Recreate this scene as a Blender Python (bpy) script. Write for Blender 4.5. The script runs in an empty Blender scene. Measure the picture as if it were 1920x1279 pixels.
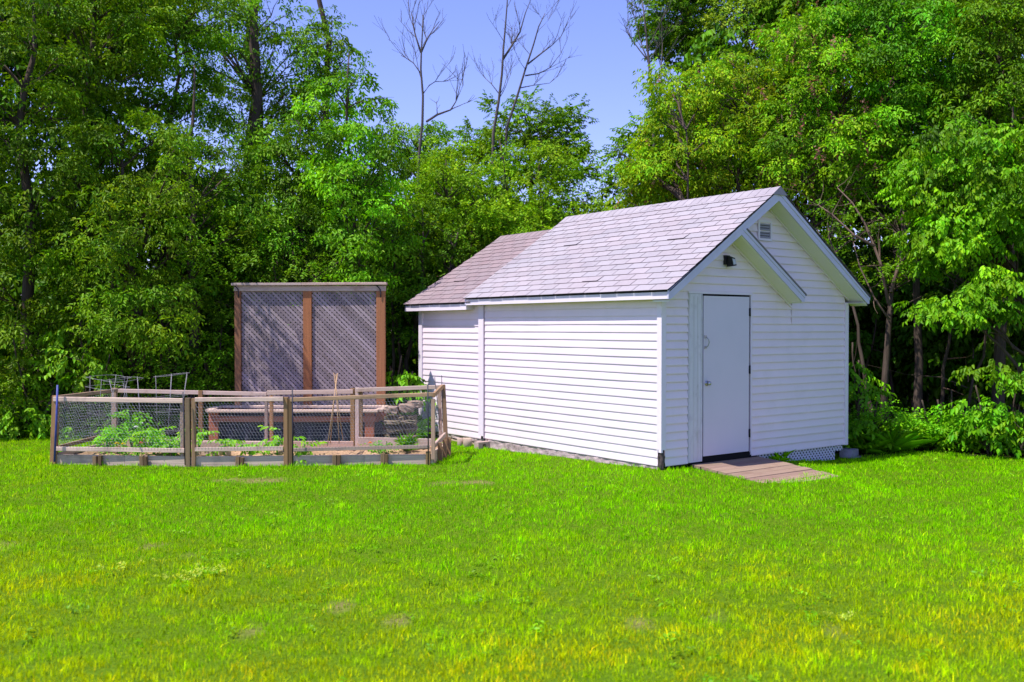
import bpy, math, random
import numpy as np
from mathutils import Vector, Matrix

random.seed(7)
rng = np.random.default_rng(11)
R = math.radians
scene = bpy.context.scene
col = scene.collection

# ------------------------------------------------------------------ camera frame (surveyed from the shed's own lines)
CAM = np.array([-8.4172, -8.2925, 1.6960])
YAW, PITCH, F = 0.6393, -0.0149, 1811.16
DIR = np.array([math.sin(YAW) * math.cos(PITCH), math.cos(YAW) * math.cos(PITCH), math.sin(PITCH)])
RGT = np.array([math.cos(YAW), -math.sin(YAW), 0.0])
UPV = np.cross(RGT, DIR)
FWD = np.array([math.sin(YAW), math.cos(YAW), 0.0])


def at(u, v, D):
    """world point seen at photo pixel (u, v), D metres deep"""
    return CAM + D * (DIR + RGT * ((u - 960) / F) - UPV * ((v - 639.5) / F))


def vec(p):
    return np.array(p, float)


# ------------------------------------------------------------------ ground height
CTRL = np.array([(0, 0, -.03), (0, 1.4, -.085), (0, 3.7, -.135), (0, 5.6, -.15), (3.7, 0, -.215), (5, 0, -.21), (5.8, -.5, -.2),
                 (1.2, -1.3, -.12), (3, -2.5, -.15), (-1.7, 2.5, -.1), (-5.7, 5.6, -.1), (-3.3, 3.5, -.11), (-5.5, 8.6, -.08), (-8, -8, -.1),
                 (-4, -4, -.1), (-8, 0, -.09), (0, -4, -.1), (3, -6, -.12), (-1, 3.2, -.11), (-2.7, 6.7, -.1), (-.8, 5.4, -.12), (3.7, 5.6, -.2),
                 (12, 12, -.2), (-6, 16, -.1), (10, 0, -.2), (4, 12, -.2), (-14, 8, -.05), (1.8, .0, -.13), (1.0, -.1, -.09)], float)


def ground_z(x, y):
    x = np.asarray(x, float); y = np.asarray(y, float)
    num = np.zeros_like(x); den = np.zeros_like(x)
    for cx, cy, cz in CTRL:
        w = 1.0 / ((x - cx) ** 2 + (y - cy) ** 2 + .25) ** 1.5
        num = num + w * cz; den = den + w
    return num / den + .012 * np.sin(1.1 * x + .7 * y) * np.sin(.8 * y - .5 * x + 1.3)


def gz(x, y):
    return float(ground_z(x, y))


def gp(u, D):
    """ground point under photo column u at depth D"""
    p = at(u, 639.5, D)
    return np.array([p[0], p[1], gz(p[0], p[1])])


_perm = rng.random((256, 256))


def vnoise(x, y, s=1.0, o=0):
    x = np.asarray(x, float) / s + 37.3 * o + 500; y = np.asarray(y, float) / s + 11.7 * o + 500
    i = np.floor(x).astype(int); j = np.floor(y).astype(int)
    fx = x - i; fy = y - j
    fx = fx * fx * (3 - 2 * fx); fy = fy * fy * (3 - 2 * fy)
    h = lambda a, b: _perm[a % 256, b % 256]
    return (h(i, j) * (1 - fx) + h(i + 1, j) * fx) * (1 - fy) + (h(i, j + 1) * (1 - fx) + h(i + 1, j + 1) * fx) * fy


# ------------------------------------------------------------------ objects
def link(o, parent=None):
    col.objects.link(o)
    if parent is not None:
        o.parent = parent
    return o


def tag(o, label=None, cat=None, group=None, kind=None):
    if label: o['label'] = label
    if cat: o['category'] = cat
    if group: o['group'] = group
    if kind: o['kind'] = kind
    return o


def thing(name, label, cat, loc=(0, 0, 0), group=None):
    o = bpy.data.objects.new(name, None)
    o.empty_display_size = .1
    o.location = loc
    col.objects.link(o)
    return tag(o, label, cat, group)


class MB:
    """collects shapes (world space) and links them as ONE mesh object"""

    def __init__(s):
        s.v = []; s.f = []; s.c = []; s.l = []; s.sm = []

    def add(s, verts, faces, c=(1, 1, 1), loc=None, smooth=False):
        n = len(s.v)
        verts = [tuple(map(float, p)) for p in verts]
        s.v += verts
        s.f += [tuple(i + n for i in f) for f in faces]
        s.sm += [smooth] * len(faces)
        s.c += [c] * len(verts) if not isinstance(c, list) else c
        s.l += [tuple(map(float, p)) for p in (loc if loc is not None else verts)]

    def box(s, a, b, c=(1, 1, 1), grain=0):
        (x0, y0, z0), (x1, y1, z1) = a, b
        v = [(x0, y0, z0), (x1, y0, z0), (x1, y1, z0), (x0, y1, z0), (x0, y0, z1), (x1, y0, z1), (x1, y1, z1), (x0, y1, z1)]
        k = [random.uniform(0, 50) for _ in range(3)]
        order = {0: (0, 1, 2), 1: (1, 0, 2), 2: (2, 0, 1)}[grain]
        l = [tuple(p[order[i]] + k[i] for i in range(3)) for p in v]
        s.add(v, [(0, 3, 2, 1), (4, 5, 6, 7), (0, 1, 5, 4), (1, 2, 6, 5), (2, 3, 7, 6), (3, 0, 4, 7)], c, l)

    def beam(s, p0, p1, w, h, c=(1, 1, 1), up=(0, 0, 1), side=None, bev=.004):
        """bar from p0 to p1, w across, h along 'up'; chamfered long edges"""
        p0, p1 = vec(p0), vec(p1)
        d = p1 - p0; L = np.linalg.norm(d); d = d / L
        if side is not None:
            a = vec(side); a = a - d * (a @ d); a /= np.linalg.norm(a); u = np.cross(a, d)
        else:
            u = vec(up)
            if abs(u @ d) > .95: u = vec((0, 1, 0))
            a = np.cross(d, u); a /= np.linalg.norm(a); u = np.cross(a, d)
        b = min(bev, w * .3, h * .3)
        W, H = w / 2, h / 2
        prof = [(-W + b, -H), (W - b, -H), (W, -H + b), (W, H - b), (W - b, H), (-W + b, H), (-W, H - b), (-W, -H + b)]
        k = [random.uniform(0, 50) for _ in range(3)]
        v = []; l = []
        for q, t in ((p0, 0), (p1, L)):
            for x, y in prof:
                v.append(q + a * x + u * y); l.append((t + k[0], x + k[1], y + k[2]))
        f = [(i, (i + 1) % 8, 8 + (i + 1) % 8, 8 + i) for i in range(8)] + [tuple(range(7, -1, -1)), tuple(range(8, 16))]
        s.add(v, f, c, l)

    def tube(s, pts, radii, n=6, c=(1, 1, 1), cap=True, smooth=True):
        pts = [vec(p) for p in pts]
        if not hasattr(radii, '__len__'): radii = [radii] * len(pts)
        rings = []; v = []; l = []
        ref = vec((.31, .2, .93)); t = 0; k = random.uniform(0, 50)
        for i, p in enumerate(pts):
            d = pts[min(i + 1, len(pts) - 1)] - pts[max(i - 1, 0)]
            d = d / (np.linalg.norm(d) + 1e-9)
            rr = ref if abs(d @ ref) < .9 else vec((1, 0, 0))
            a = np.cross(d, rr); a /= np.linalg.norm(a); b = np.cross(d, a)
            if i: t += np.linalg.norm(p - pts[i - 1])
            for q in range(n):
                an = 2 * math.pi * q / n
                v.append(p + (a * math.cos(an) + b * math.sin(an)) * radii[i])
                l.append((t + k, math.cos(an) * radii[i] + k, math.sin(an) * radii[i]))
        f = []
        for i in range(len(pts) - 1):
            for q in range(n):
                f.append((i * n + q, i * n + (q + 1) % n, (i + 1) * n + (q + 1) % n, (i + 1) * n + q))
        if cap:
            f += [tuple(range(n - 1, -1, -1)), tuple((len(pts) - 1) * n + q for q in range(n))]
        s.add(v, f, c, l, smooth)

    def prism(s, poly, y0, y1, c=(1, 1, 1)):
        """polygon in (x, z) run from y0 to y1"""
        n = len(poly)
        v = [(x, y0, z) for x, z in poly] + [(x, y1, z) for x, z in poly]
        f = [tuple(range(n)), tuple(range(2 * n - 1, n - 1, -1))] + [(i, n + i, n + (i + 1) % n, (i + 1) % n) for i in range(n)]
        s.add(v, f, c)

    def build(s, name, m, parent=None):
        me = bpy.data.meshes.new(name)
        v = s.v
        if parent is not None:
            o = parent; off = Vector((0, 0, 0))
            while o is not None:
                off += o.location; o = o.parent
            v = [(p[0] - off.x, p[1] - off.y, p[2] - off.z) for p in v]
        me.from_pydata(v, [], s.f)
        a = me.attributes.new('Col', 'FLOAT_COLOR', 'POINT')
        a.data.foreach_set('color', [x for cc in s.c for x in (cc[0], cc[1], cc[2], 1.0)])
        a = me.attributes.new('grain', 'FLOAT_VECTOR', 'POINT')
        a.data.foreach_set('vector', [x for p in s.l for x in p])
        me.polygons.foreach_set('use_smooth', s.sm)
        me.materials.append(m)
        me.update()
        return link(bpy.data.objects.new(name, me), parent)


# ------------------------------------------------------------------ materials
def new_mat(name):
    m = bpy.data.materials.new(name); m.use_nodes = True
    nt = m.node_tree; nt.nodes.clear()
    return m, nt, nt.nodes, nt.links


def mat(name, base, rough=.6, spec=.3, var=.12, scale=6.0, grain=None, bump=0.0, metal=0.0, dark=None, dark_amt=0.0, dark_scale=3.0, tint=True, bscale=None):
    """Principled surface, base colour x per-shape tint x noise; grain = stretch (along, across) in the shape's own axes"""
    m, nt, N, L = new_mat(name)
    out = N.new('ShaderNodeOutputMaterial'); b = N.new('ShaderNodeBsdfPrincipled'); L.new(b.outputs[0], out.inputs[0])
    b.inputs['Roughness'].default_value = rough; b.inputs['Specular IOR Level'].default_value = spec; b.inputs['Metallic'].default_value = metal
    co = N.new('ShaderNodeAttribute'); co.attribute_name = 'grain'
    mp = N.new('ShaderNodeMapping'); L.new(co.outputs['Vector'], mp.inputs[0])
    mp.inputs['Scale'].default_value = (grain[0], grain[1], grain[1]) if grain else (scale, scale, scale)
    no = N.new('ShaderNodeTexNoise'); no.inputs['Scale'].default_value = 1.0; no.inputs['Detail'].default_value = 5; no.inputs['Roughness'].default_value = .6
    L.new(mp.outputs[0], no.inputs['Vector'])
    rp = N.new('ShaderNodeMapRange'); rp.inputs['From Min'].default_value = .25; rp.inputs['From Max'].default_value = .75
    rp.inputs['To Min'].default_value = 1 - var; rp.inputs['To Max'].default_value = 1 + var
    L.new(no.outputs['Fac'], rp.inputs['Value'])
    vm = N.new('ShaderNodeVectorMath'); vm.operation = 'SCALE'; vm.inputs[0].default_value = base; L.new(rp.outputs[0], vm.inputs['Scale'])
    cur = vm.outputs[0]
    if tint:
        at_ = N.new('ShaderNodeAttribute'); at_.attribute_name = 'Col'
        mu = N.new('ShaderNodeVectorMath'); mu.operation = 'MULTIPLY'; L.new(cur, mu.inputs[0]); L.new(at_.outputs['Color'], mu.inputs[1]); cur = mu.outputs[0]
    if dark is not None:
        n2 = N.new('ShaderNodeTexNoise'); n2.inputs['Scale'].default_value = dark_scale; n2.inputs['Detail'].default_value = 6; n2.inputs['Roughness'].default_value = .65
        L.new(co.outputs['Vector'], n2.inputs['Vector'])
        r2 = N.new('ShaderNodeMapRange'); r2.inputs['From Min'].default_value = .52; r2.inputs['From Max'].default_value = .72; r2.inputs['To Max'].default_value = dark_amt
        L.new(n2.outputs['Fac'], r2.inputs['Value'])
        mx = N.new('ShaderNodeMix'); mx.data_type = 'RGBA'; L.new(r2.outputs[0], mx.inputs['Factor']); L.new(cur, mx.inputs['A']); mx.inputs['B'].default_value = (*dark, 1); cur = mx.outputs['Result']
    L.new(cur, b.inputs['Base Color'])
    if bump:
        bp = N.new('ShaderNodeBump'); bp.inputs['Strength'].default_value = bump; bp.inputs['Distance'].default_value = .01
        if bscale:
            n3 = N.new('ShaderNodeTexNoise'); n3.inputs['Scale'].default_value = bscale; n3.inputs['Detail'].default_value = 3; L.new(co.outputs['Vector'], n3.inputs['Vector']); L.new(n3.outputs['Fac'], bp.inputs['Height'])
        else:
            L.new(no.outputs['Fac'], bp.inputs['Height'])
        L.new(bp.outputs[0], b.inputs['Normal'])
    return m


def leaf_mat(name, base, trans=.35, rough=.42, spec=.35, tcol=(1.5, 1.45, .7)):
    m, nt, N, L = new_mat(name)
    out = N.new('ShaderNodeOutputMaterial'); b = N.new('ShaderNodeBsdfPrincipled')
    b.inputs['Roughness'].default_value = rough; b.inputs['Specular IOR Level'].default_value = spec
    a = N.new('ShaderNodeAttribute'); a.attribute_name = 'Col'
    mu = N.new('ShaderNodeVectorMath'); mu.operation = 'MULTIPLY'; mu.inputs[1].default_value = base; L.new(a.outputs['Color'], mu.inputs[0])
    L.new(mu.outputs[0], b.inputs['Base Color'])
    t = N.new('ShaderNodeBsdfTranslucent')
    m2 = N.new('ShaderNodeVectorMath'); m2.operation = 'MULTIPLY'; m2.inputs[1].default_value = tcol; L.new(mu.outputs[0], m2.inputs[0]); L.new(m2.outputs[0], t.inputs['Color'])
    mx = N.new('ShaderNodeMixShader'); mx.inputs[0].default_value = trans
    L.new(b.outputs[0], mx.inputs[1]); L.new(t.outputs[0], mx.inputs[2]); L.new(mx.outputs[0], out.inputs[0])
    return m


M = {}
M['siding'] = mat('white_vinyl_siding', (.785, .660, .700), .42, .35, .03, 1.6, dark=(.50, .46, .42), dark_amt=.24, dark_scale=1.7)
M['trim'] = mat('white_trim', (.745, .655, .72), .4, .35, .03, 3.0, dark=(.5, .47, .46), dark_amt=.15, dark_scale=2.5)
M['rake'] = mat('lavender_grey_metal_trim', (.56, .53, .66), .4, .35, .05, 3.0, dark=(.42, .40, .46), dark_amt=.25, dark_scale=2.5)
M['soffit'] = mat('soffit_panel', (.72, .70, .60), .5, .3, .04, 2.0)
M['peeling'] = mat('peeling_white_board', (.66, .62, .645), .6, .2, .10, grain=(1.2, 40), dark=(.38, .33, .33), dark_amt=.5, dark_scale=5)
M['door'] = mat('door_paint', (.64, .575, .66), .35, .4, .03, 1.2, dark=(.5, .5, .58), dark_amt=.2, dark_scale=1.6)
M['black'] = mat('black_metal', (.012, .012, .016), .5, .4, .1)
M['gap'] = mat('dark_sill_and_gap_shade', (.012, .011, .012), .8, .1, .1)  # near-black: the sill's own tone, and painted shade in door and vent gaps
M['steel'] = mat('brushed_steel', (.45, .44, .46), .3, .5, .1, metal=1.0)
M['glass'] = mat('lamp_glass', (.55, .55, .6), .15, .5, .05)
M['louver'] = mat('vent_grey', (.30, .285, .31), .5, .3, .05)
M['shingle'] = mat('asphalt_shingle', (.338, .298, .318), .9, .15, .10, 40.0, dark=(.20, .165, .20), dark_amt=.35, dark_scale=.9, bump=.25, bscale=160)
M['shingle_brown'] = mat('older_brown_shingle', (.268, .205, .212), .9, .15, .14, 40.0, dark=(.22, .13, .14), dark_amt=.5, dark_scale=1.6, bump=.25, bscale=160)
M['felt'] = mat('roof_felt', (.05, .045, .05), .95, .1, .1)
M['parge'] = mat('rough_foundation', (.46, .35, .345), .95, .1, .35, grain=(9, 26), bump=1.0, dark=(.13, .09, .09), dark_amt=.7, dark_scale=7)
M['rot'] = mat('rotted_wood', (.085, .065, .06), .95, .1, .5, 18, bump=.6)
M['grey_wood'] = mat('weathered_grey_wood', (.50, .375, .285), .85, .15, .22, grain=(1.6, 55), bump=.35, dark=(.15, .115, .11), dark_amt=.55, dark_scale=3.2)
M['pale_wood'] = mat('pale_new_wood', (.46, .345, .29), .8, .2, .16, grain=(1.3, 45), bump=.25, dark=(.24, .12, .07), dark_amt=.6, dark_scale=4)
M['tan_wood'] = mat('tan_post_wood', (.30, .185, .10), .85, .15, .22, grain=(1.6, 50), bump=.3, dark=(.11, .07, .05), dark_amt=.5, dark_scale=4)
M['brown_wood'] = mat('stained_brown_wood', (.33, .135, .06), .7, .2, .2, grain=(1.2, 40), bump=.25, dark=(.16, .06, .03), dark_amt=.5, dark_scale=2.6)
M['red_wood'] = mat('reddish_cedar', (.40, .155, .10), .8, .2, .2, grain=(1.3, 45), bump=.25, dark=(.17, .07, .05), dark_amt=.5, dark_scale=3)
M['lattice'] = mat('weathered_lattice', (.285, .225, .235), .85, .15, .28, grain=(2.2, 60), bump=.25, dark=(.11, .075, .05), dark_amt=.55, dark_scale=1.6)
M['white_lattice'] = mat('white_plastic_lattice', (.66, .63, .72), .5, .3, .05)
M['deck'] = mat('ramp_boards', (.275, .185, .135), .8, .2, .2, grain=(1.4, 45), bump=.3, dark=(.17, .085, .06), dark_amt=.5, dark_scale=3)
M['fabric'] = mat('black_liner', (.055, .050, .078), .85, .2, .5, 14, bump=.5)
M['soil'] = mat('straw_mulch', (.40, .255, .15), .95, .1, .45, 45, dark=(.09, .055, .035), dark_amt=.75, dark_scale=9, bump=1.0)
M['wire'] = mat('galvanised_wire', (.34, .33, .36), .5, .4, .1, metal=.3)
M['cage'] = mat('tomato_cage_wire', (.30, .28, .31), .5, .4, .1, metal=.3)
M['rod_black'] = mat('black_rod', (.02, .02, .035), .5, .3, .1)
M['rod_blue'] = mat('blue_rod', (.045, .06, .26), .5, .3, .25, 20)
M['bamboo'] = mat('bamboo_cane', (.42, .26, .14), .6, .3, .2, grain=(6, 20))
M['concrete'] = mat('grey_concrete', (.27, .26, .28), .95, .1, .15, 20, bump=.4)
M['brickish'] = mat('pinkish_block', (.42, .31, .28), .95, .1, .2, 20, bump=.4)
M['stone'] = mat('mossy_flat_stone', (.17, .13, .09), .95, .1, .35, 14, bump=.7, dark=(.06, .09, .025), dark_amt=.7, dark_scale=6)
M['stone_pale'] = mat('pale_stone', (.33, .235, .18), .95, .1, .25, 12, bump=.6, dark=(.2, .14, .1), dark_amt=.4, dark_scale=6)
M['bark'] = mat('brown_grey_bark', (.085, .062, .048), .95, .1, .45, grain=(5, 40), bump=1.0, dark=(.05, .04, .028), dark_amt=.6, dark_scale=3)
M['bark_dead'] = mat('dead_grey_bark', (.105, .085, .08), .95, .1, .3, grain=(5, 40), bump=.6)
M['bark_pale'] = mat('pale_twig_bark', (.30, .22, .17), .95, .1, .3, grain=(5, 40), bump=.6)
M['leaf_dark'] = leaf_mat('dark_green_leaf', (.124, .236, .005), .24, .45, .09)
M['leaf_mid'] = leaf_mat('mid_green_leaf', (.165, .335, .008), .25, .45, .12)
M['leaf_lime'] = leaf_mat('yellow_green_leaf', (.255, .415, .008), .27, .5, .10)
M['leaf_bright'] = leaf_mat('bright_green_leaf', (.155, .385, .006), .26, .45, .12)
M['leaf_garden'] = leaf_mat('garden_plant_leaf', (.22, .50, .02), .45, .45, .25)
M['grass'] = leaf_mat('grass_blade', (.225, .575, .001), .40, .8, .02, (1.25, 1.2, .6))
M['petal'] = mat('flower_petal', (1, 1, 1), .6, .2, .05)
M['seed'] = leaf_mat('dry_seed_key', (.30, .13, .08), .3, .6, .2, (1.2, 1, .8))

# ground: one sheet, lawn soil here, leaf litter under the trees (attribute 'lawn')
def ground_mat():
    m, nt, N, L = new_mat('ground_soil')
    out = N.new('ShaderNodeOutputMaterial'); b = N.new('ShaderNodeBsdfPrincipled'); L.new(b.outputs[0], out.inputs[0])
    b.inputs['Roughness'].default_value = .95; b.inputs['Specular IOR Level'].default_value = .1
    tc = N.new('ShaderNodeTexCoord')
    n1 = N.new('ShaderNodeTexNoise'); n1.inputs['Scale'].default_value = 3.0; n1.inputs['Detail'].default_value = 8; L.new(tc.outputs['Object'], n1.inputs['Vector'])
    n2 = N.new('ShaderNodeTexNoise'); n2.inputs['Scale'].default_value = 40.0; n2.inputs['Detail'].default_value = 4; L.new(tc.outputs['Object'], n2.inputs['Vector'])
    def ramp(fac, stops):
        r = N.new('ShaderNodeValToRGB'); L.new(fac, r.inputs[0])
        r.color_ramp.elements[0].position, r.color_ramp.elements[0].color = stops[0][0], (*stops[0][1], 1)
        r.color_ramp.elements[1].position, r.color_ramp.elements[1].color = stops[1][0], (*stops[1][1], 1)
        return r.outputs[0]
    lawn = ramp(n2.outputs['Fac'], [(.3, (.055, .115, .003)), (.7, (.125, .205, .005))])
    wood = ramp(n2.outputs['Fac'], [(.3, (.018, .014, .009)), (.75, (.065, .045, .028))])
    a = N.new('ShaderNodeAttribute'); a.attribute_name = 'lawn'
    mx = N.new('ShaderNodeMix'); mx.data_type = 'RGBA'; L.new(a.outputs['Fac'], mx.inputs['Factor']); L.new(wood, mx.inputs['A']); L.new(lawn, mx.inputs['B'])
    # bare earth showing through
    d = N.new('ShaderNodeAttribute'); d.attribute_name = 'bare'
    m2 = N.new('ShaderNodeMix'); m2.data_type = 'RGBA'; L.new(d.outputs['Fac'], m2.inputs['Factor']); L.new(mx.outputs['Result'], m2.inputs['A'])
    L.new(ramp(n2.outputs['Fac'], [(.3, (.16, .10, .05)), (.7, (.34, .23, .12))]), m2.inputs['B'])
    L.new(m2.outputs['Result'], b.inputs['Base Color'])
    bp = N.new('ShaderNodeBump'); bp.inputs['Strength'].default_value = .6; bp.inputs['Distance'].default_value = .03; L.new(n2.outputs['Fac'], bp.inputs['Height']); L.new(bp.outputs[0], b.inputs['Normal'])
    return m


# ------------------------------------------------------------------ world, sun, camera
SUN_EL, SUN_STR, SKY_STR, EXPOSURE = R(62), 3.85, .110, .86
to_sun = Vector((-math.cos(SUN_EL), .05, math.sin(SUN_EL))).normalized()
w = bpy.data.worlds.new('World'); scene.world = w; w.use_nodes = True
N, L = w.node_tree.nodes, w.node_tree.links
N.clear()
sky = N.new('ShaderNodeTexSky'); sky.sky_type = 'NISHITA'; sky.sun_disc = False
sky.sun_elevation = SUN_EL; sky.sun_rotation = math.atan2(to_sun.x, to_sun.y); sky.altitude = 100; sky.air_density = 1.0; sky.dust_density = .15; sky.ozone_density = 3.0
tn = N.new('ShaderNodeMix'); tn.data_type = 'RGBA'; tn.blend_type = 'MULTIPLY'; tn.inputs['Factor'].default_value = 1.0
tn.inputs['B'].default_value = (1.0, .86, 1.28, 1)
bg = N.new('ShaderNodeBackground'); bg.inputs['Strength'].default_value = SKY_STR
wo = N.new('ShaderNodeOutputWorld')
L.new(sky.outputs[0], tn.inputs['A']); L.new(tn.outputs['Result'], bg.inputs[0]); L.new(bg.outputs[0], wo.inputs[0])

sd = bpy.data.lights.new('sun', 'SUN'); sd.energy = SUN_STR; sd.angle = R(.53); sd.color = (1.0, .96, .915)
so = bpy.data.objects.new('sun', sd); col.objects.link(so)
so.rotation_euler = (-to_sun).to_track_quat('-Z', 'Y').to_euler(); so.location = (-10, 0, 20)

cd = bpy.data.cameras.new('camera'); co = bpy.data.objects.new('camera', cd); col.objects.link(co)
cd.sensor_width = 36; cd.lens = F / 1920 * 36; cd.clip_end = 1000; cd.clip_start = .1
co.location = CAM
co.rotation_euler = (math.pi / 2 + PITCH, 0, -YAW)
cd.dof.use_dof = True; cd.dof.focus_distance = 12.2; cd.dof.aperture_fstop = 2.0
scene.camera = co
vs = scene.view_settings
vs.view_transform = 'Standard'; vs.look = 'None'; vs.exposure = EXPOSURE; vs.gamma = 1
cy = scene.cycles
cy.max_bounces = 7; cy.diffuse_bounces = 4; cy.glossy_bounces = 2; cy.transmission_bounces = 4; cy.transparent_max_bounces = 4
cy.use_denoising = True
cy.caustics_reflective = False; cy.caustics_refractive = False

# ------------------------------------------------------------------ ground sheet
EDGE_U = np.array([-900, -300, 0, 120, 300, 460, 800, 1000, 1560, 1600, 1650, 1750, 1900, 2100, 2600])
EDGE_D = np.array([13.5, 14.6, 15.1, 15.2, 15.8, 16.2, 17.5, 18.5, 14.6, 14.15, 14.4, 14.55, 14.0, 13.2, 11.0])


def cam_st(x, y):
    dx = np.asarray(x) - CAM[0]; dy = np.asarray(y) - CAM[1]
    return dx * RGT[0] + dy * RGT[1], dx * FWD[0] + dy * FWD[1]


def lawn_mask(x, y):
    s, t = cam_st(x, y)
    u = 960 + F * s / np.maximum(t, .5)
    e = np.interp(u, EDGE_U, EDGE_D) + (vnoise(x, y, .5, 3) - .5) * .5
    return np.clip((e - t) / .35 + .5, 0, 1) * 1.0


BARE = [(490, 901, .55, .16), (430, 899, .4, .12), (885, 906, .5, .12), (830, 907, .35, .1), (745, 1167, .16, .1), (1345, 1163, .13, .09), (1185, 1172, .12, .07), (1560, 1190, .16, .08),
        (275, 1026, .2, .06), (345, 1045, .14, .06), (620, 1130, .1, .06), (60, 1256, .12, .06), (200, 1262, .16, .07), (470, 1185, .12, .06), (1015, 1240, .1, .05), (10, 1025, .15, .08), (640, 1132, .1, .05), (1180, 1170, .1, .06)]


def ground_from_px(u, v):
    r = DIR + RGT * ((u - 960) / F) - UPV * ((v - 639.5) / F)
    t = (-.1 - CAM[2]) / r[2]
    return CAM + r * t


BARE_W = [(ground_from_px(u, v), a * .52, b * .55) for u, v, a, b in BARE]


def bare_mask(x, y):
    m = np.zeros_like(np.asarray(x, float))
    for p, a, b in BARE_W:
        s, t = cam_st(x, y); s0, t0 = cam_st(p[0], p[1])
        q = ((s - s0) / a) ** 2 + ((t - t0) / (b * 2.2)) ** 2
        m = np.maximum(m, np.clip(1.25 - q + (vnoise(x, y, .06, 9) - .5) * 1.1, 0, 1))
    return m


def build_ground():
    xs = np.concatenate([[-220, -120, -70, -45, -32, -25, -20], np.arange(-16, 13.01, .16), [15, 18, 22, 30, 45, 70, 120, 220]])
    ys = np.concatenate([[-220, -120, -70, -40, -25, -18, -13], np.arange(-10, 13.01, .16), [15, 18, 22, 30, 45, 70, 120, 220]])
    X, Y = np.meshgrid(xs, ys)
    Z = ground_z(X, Y)
    # under the garden bed and the shed the sheet drops a little
    n, m = len(xs), len(ys)
    V = np.stack([X.ravel(), Y.ravel(), Z.ravel()], 1)
    i = np.arange(m - 1)[:, None] * n + np.arange(n - 1)[None, :]
    Fq = np.stack([i, i + 1, i + n + 1, i + n], -1).reshape(-1, 4)
    me = mesh_np('ground', V, Fq)
    a = me.attributes.new('lawn', 'FLOAT', 'POINT'); a.data.foreach_set('value', lawn_mask(V[:, 0], V[:, 1]).astype(np.float32))
    a = me.attributes.new('bare', 'FLOAT', 'POINT'); a.data.foreach_set('value', (bare_mask(V[:, 0], V[:, 1]) * .7).astype(np.float32))
    me.polygons.foreach_set('use_smooth', np.ones(len(Fq), bool))
    me.materials.append(ground_mat())
    o = link(bpy.data.objects.new('ground', me)); tag(o, kind='structure')


def mesh_np(name, V, Fq, colr=None):
    """mesh straight from arrays (all faces have the same corner count)"""
    k = Fq.shape[1]
    me = bpy.data.meshes.new(name)
    me.vertices.add(len(V)); me.vertices.foreach_set('co', V.astype(np.float32).ravel())
    me.loops.add(Fq.size); me.loops.foreach_set('vertex_index', Fq.astype(np.int32).ravel())
    me.polygons.add(len(Fq)); me.polygons.foreach_set('loop_start', np.arange(0, Fq.size, k, dtype=np.int32))
    me.update(calc_edges=True)
    if colr is not None:
        a = me.attributes.new('Col', 'FLOAT_COLOR', 'POINT')
        a.data.foreach_set('color', np.concatenate([colr, np.ones((len(colr), 1))], 1).astype(np.float32).ravel())
    return me


build_ground()

# ------------------------------------------------------------------ THE SHED
E_ = .1016                       # exposure of one siding course
W, L1, L2 = 3.74, 3.72, 5.64
XR = 1.885                       # ridge
OS, OH = .154, .26               # eave and rake overhang
ZE, ZR = 2.14, 3.50
SL = (ZR - ZE) / (XR + OS)
shed = thing('garden_shed', 'white vinyl sided garden shed with grey shingled gable roof and stepped rear section', 'shed')


def top_main(x):
    return ZE + SL * (x + OS) if x < XR else ZR - SL * (x - XR)


def courses(mb, p_of, z0, z1, lo, hi, lip=.011, c=(1, 1, 1)):
    """siding courses: p_of(t, out, z) -> point; lo/hi give the run ends at height z"""
    k = 0
    while z0 + k * E_ < z1 - .005:
        za, zb = z0 + k * E_, min(z0 + (k + 1) * E_, z1)
        la, ha, lb, hb = lo(za), hi(za), lo(zb), hi(zb)
        if ha - la > .02 and hb - lb >= -.2:
            if hb < lb: hb = lb = (lb + hb) / 2
            zm = za + .012
            ob = lip; ot = lip * (1 - (zb - za) / E_ * .97)
            om = lip * 1.05
            lm, hm = lo(zm), hi(zm)
            t = 1 + random.uniform(-.012, .012); cc = (c[0] * t, c[1] * t, c[2] * t)
            ns = max(1, int((ha - la) / .3)); lp = lambda p, q, f: p + (q - p) * f
            V = []
            for i in range(ns + 1):
                f = i / ns; wv = .0034 * (float(vnoise(la + f * (ha - la), za * 7, .5, 61)) - .5); ow = .005 * (float(vnoise(la + f * (ha - la), za * 5, .6, 62)) - .5) * min(lip / .011, 1.2)
                V += [p_of(lp(la, ha, f), 0, za), p_of(lp(la, ha, f), ob + ow, za + wv), p_of(lp(lm, hm, f), om + ow, zm + wv), p_of(lp(lb, hb, f), ot, zb)]
            Fs = []
            for i in range(ns):
                q = i * 4
                Fs += [(q, q + 4, q + 5, q + 1), (q + 1, q + 5, q + 6, q + 2), (q + 2, q + 6, q + 7, q + 3)]
            mb.add(V, Fs, cc)
        k += 1


# side wall (main section) -- its outside faces -X
mb = MB(); courses(mb, lambda t, o, z: (-o, t, z), 0, 2.05, lambda z: .05, lambda z: L1)
mb.build('side_wall', M['siding'], shed)
mb = MB(); courses(mb, lambda t, o, z: (.03 - o, t, z), -.024, 2.03, lambda z: L1 + .13, lambda z: L2)
mb.build('rear_side_wall', M['siding'], shed)
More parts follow.
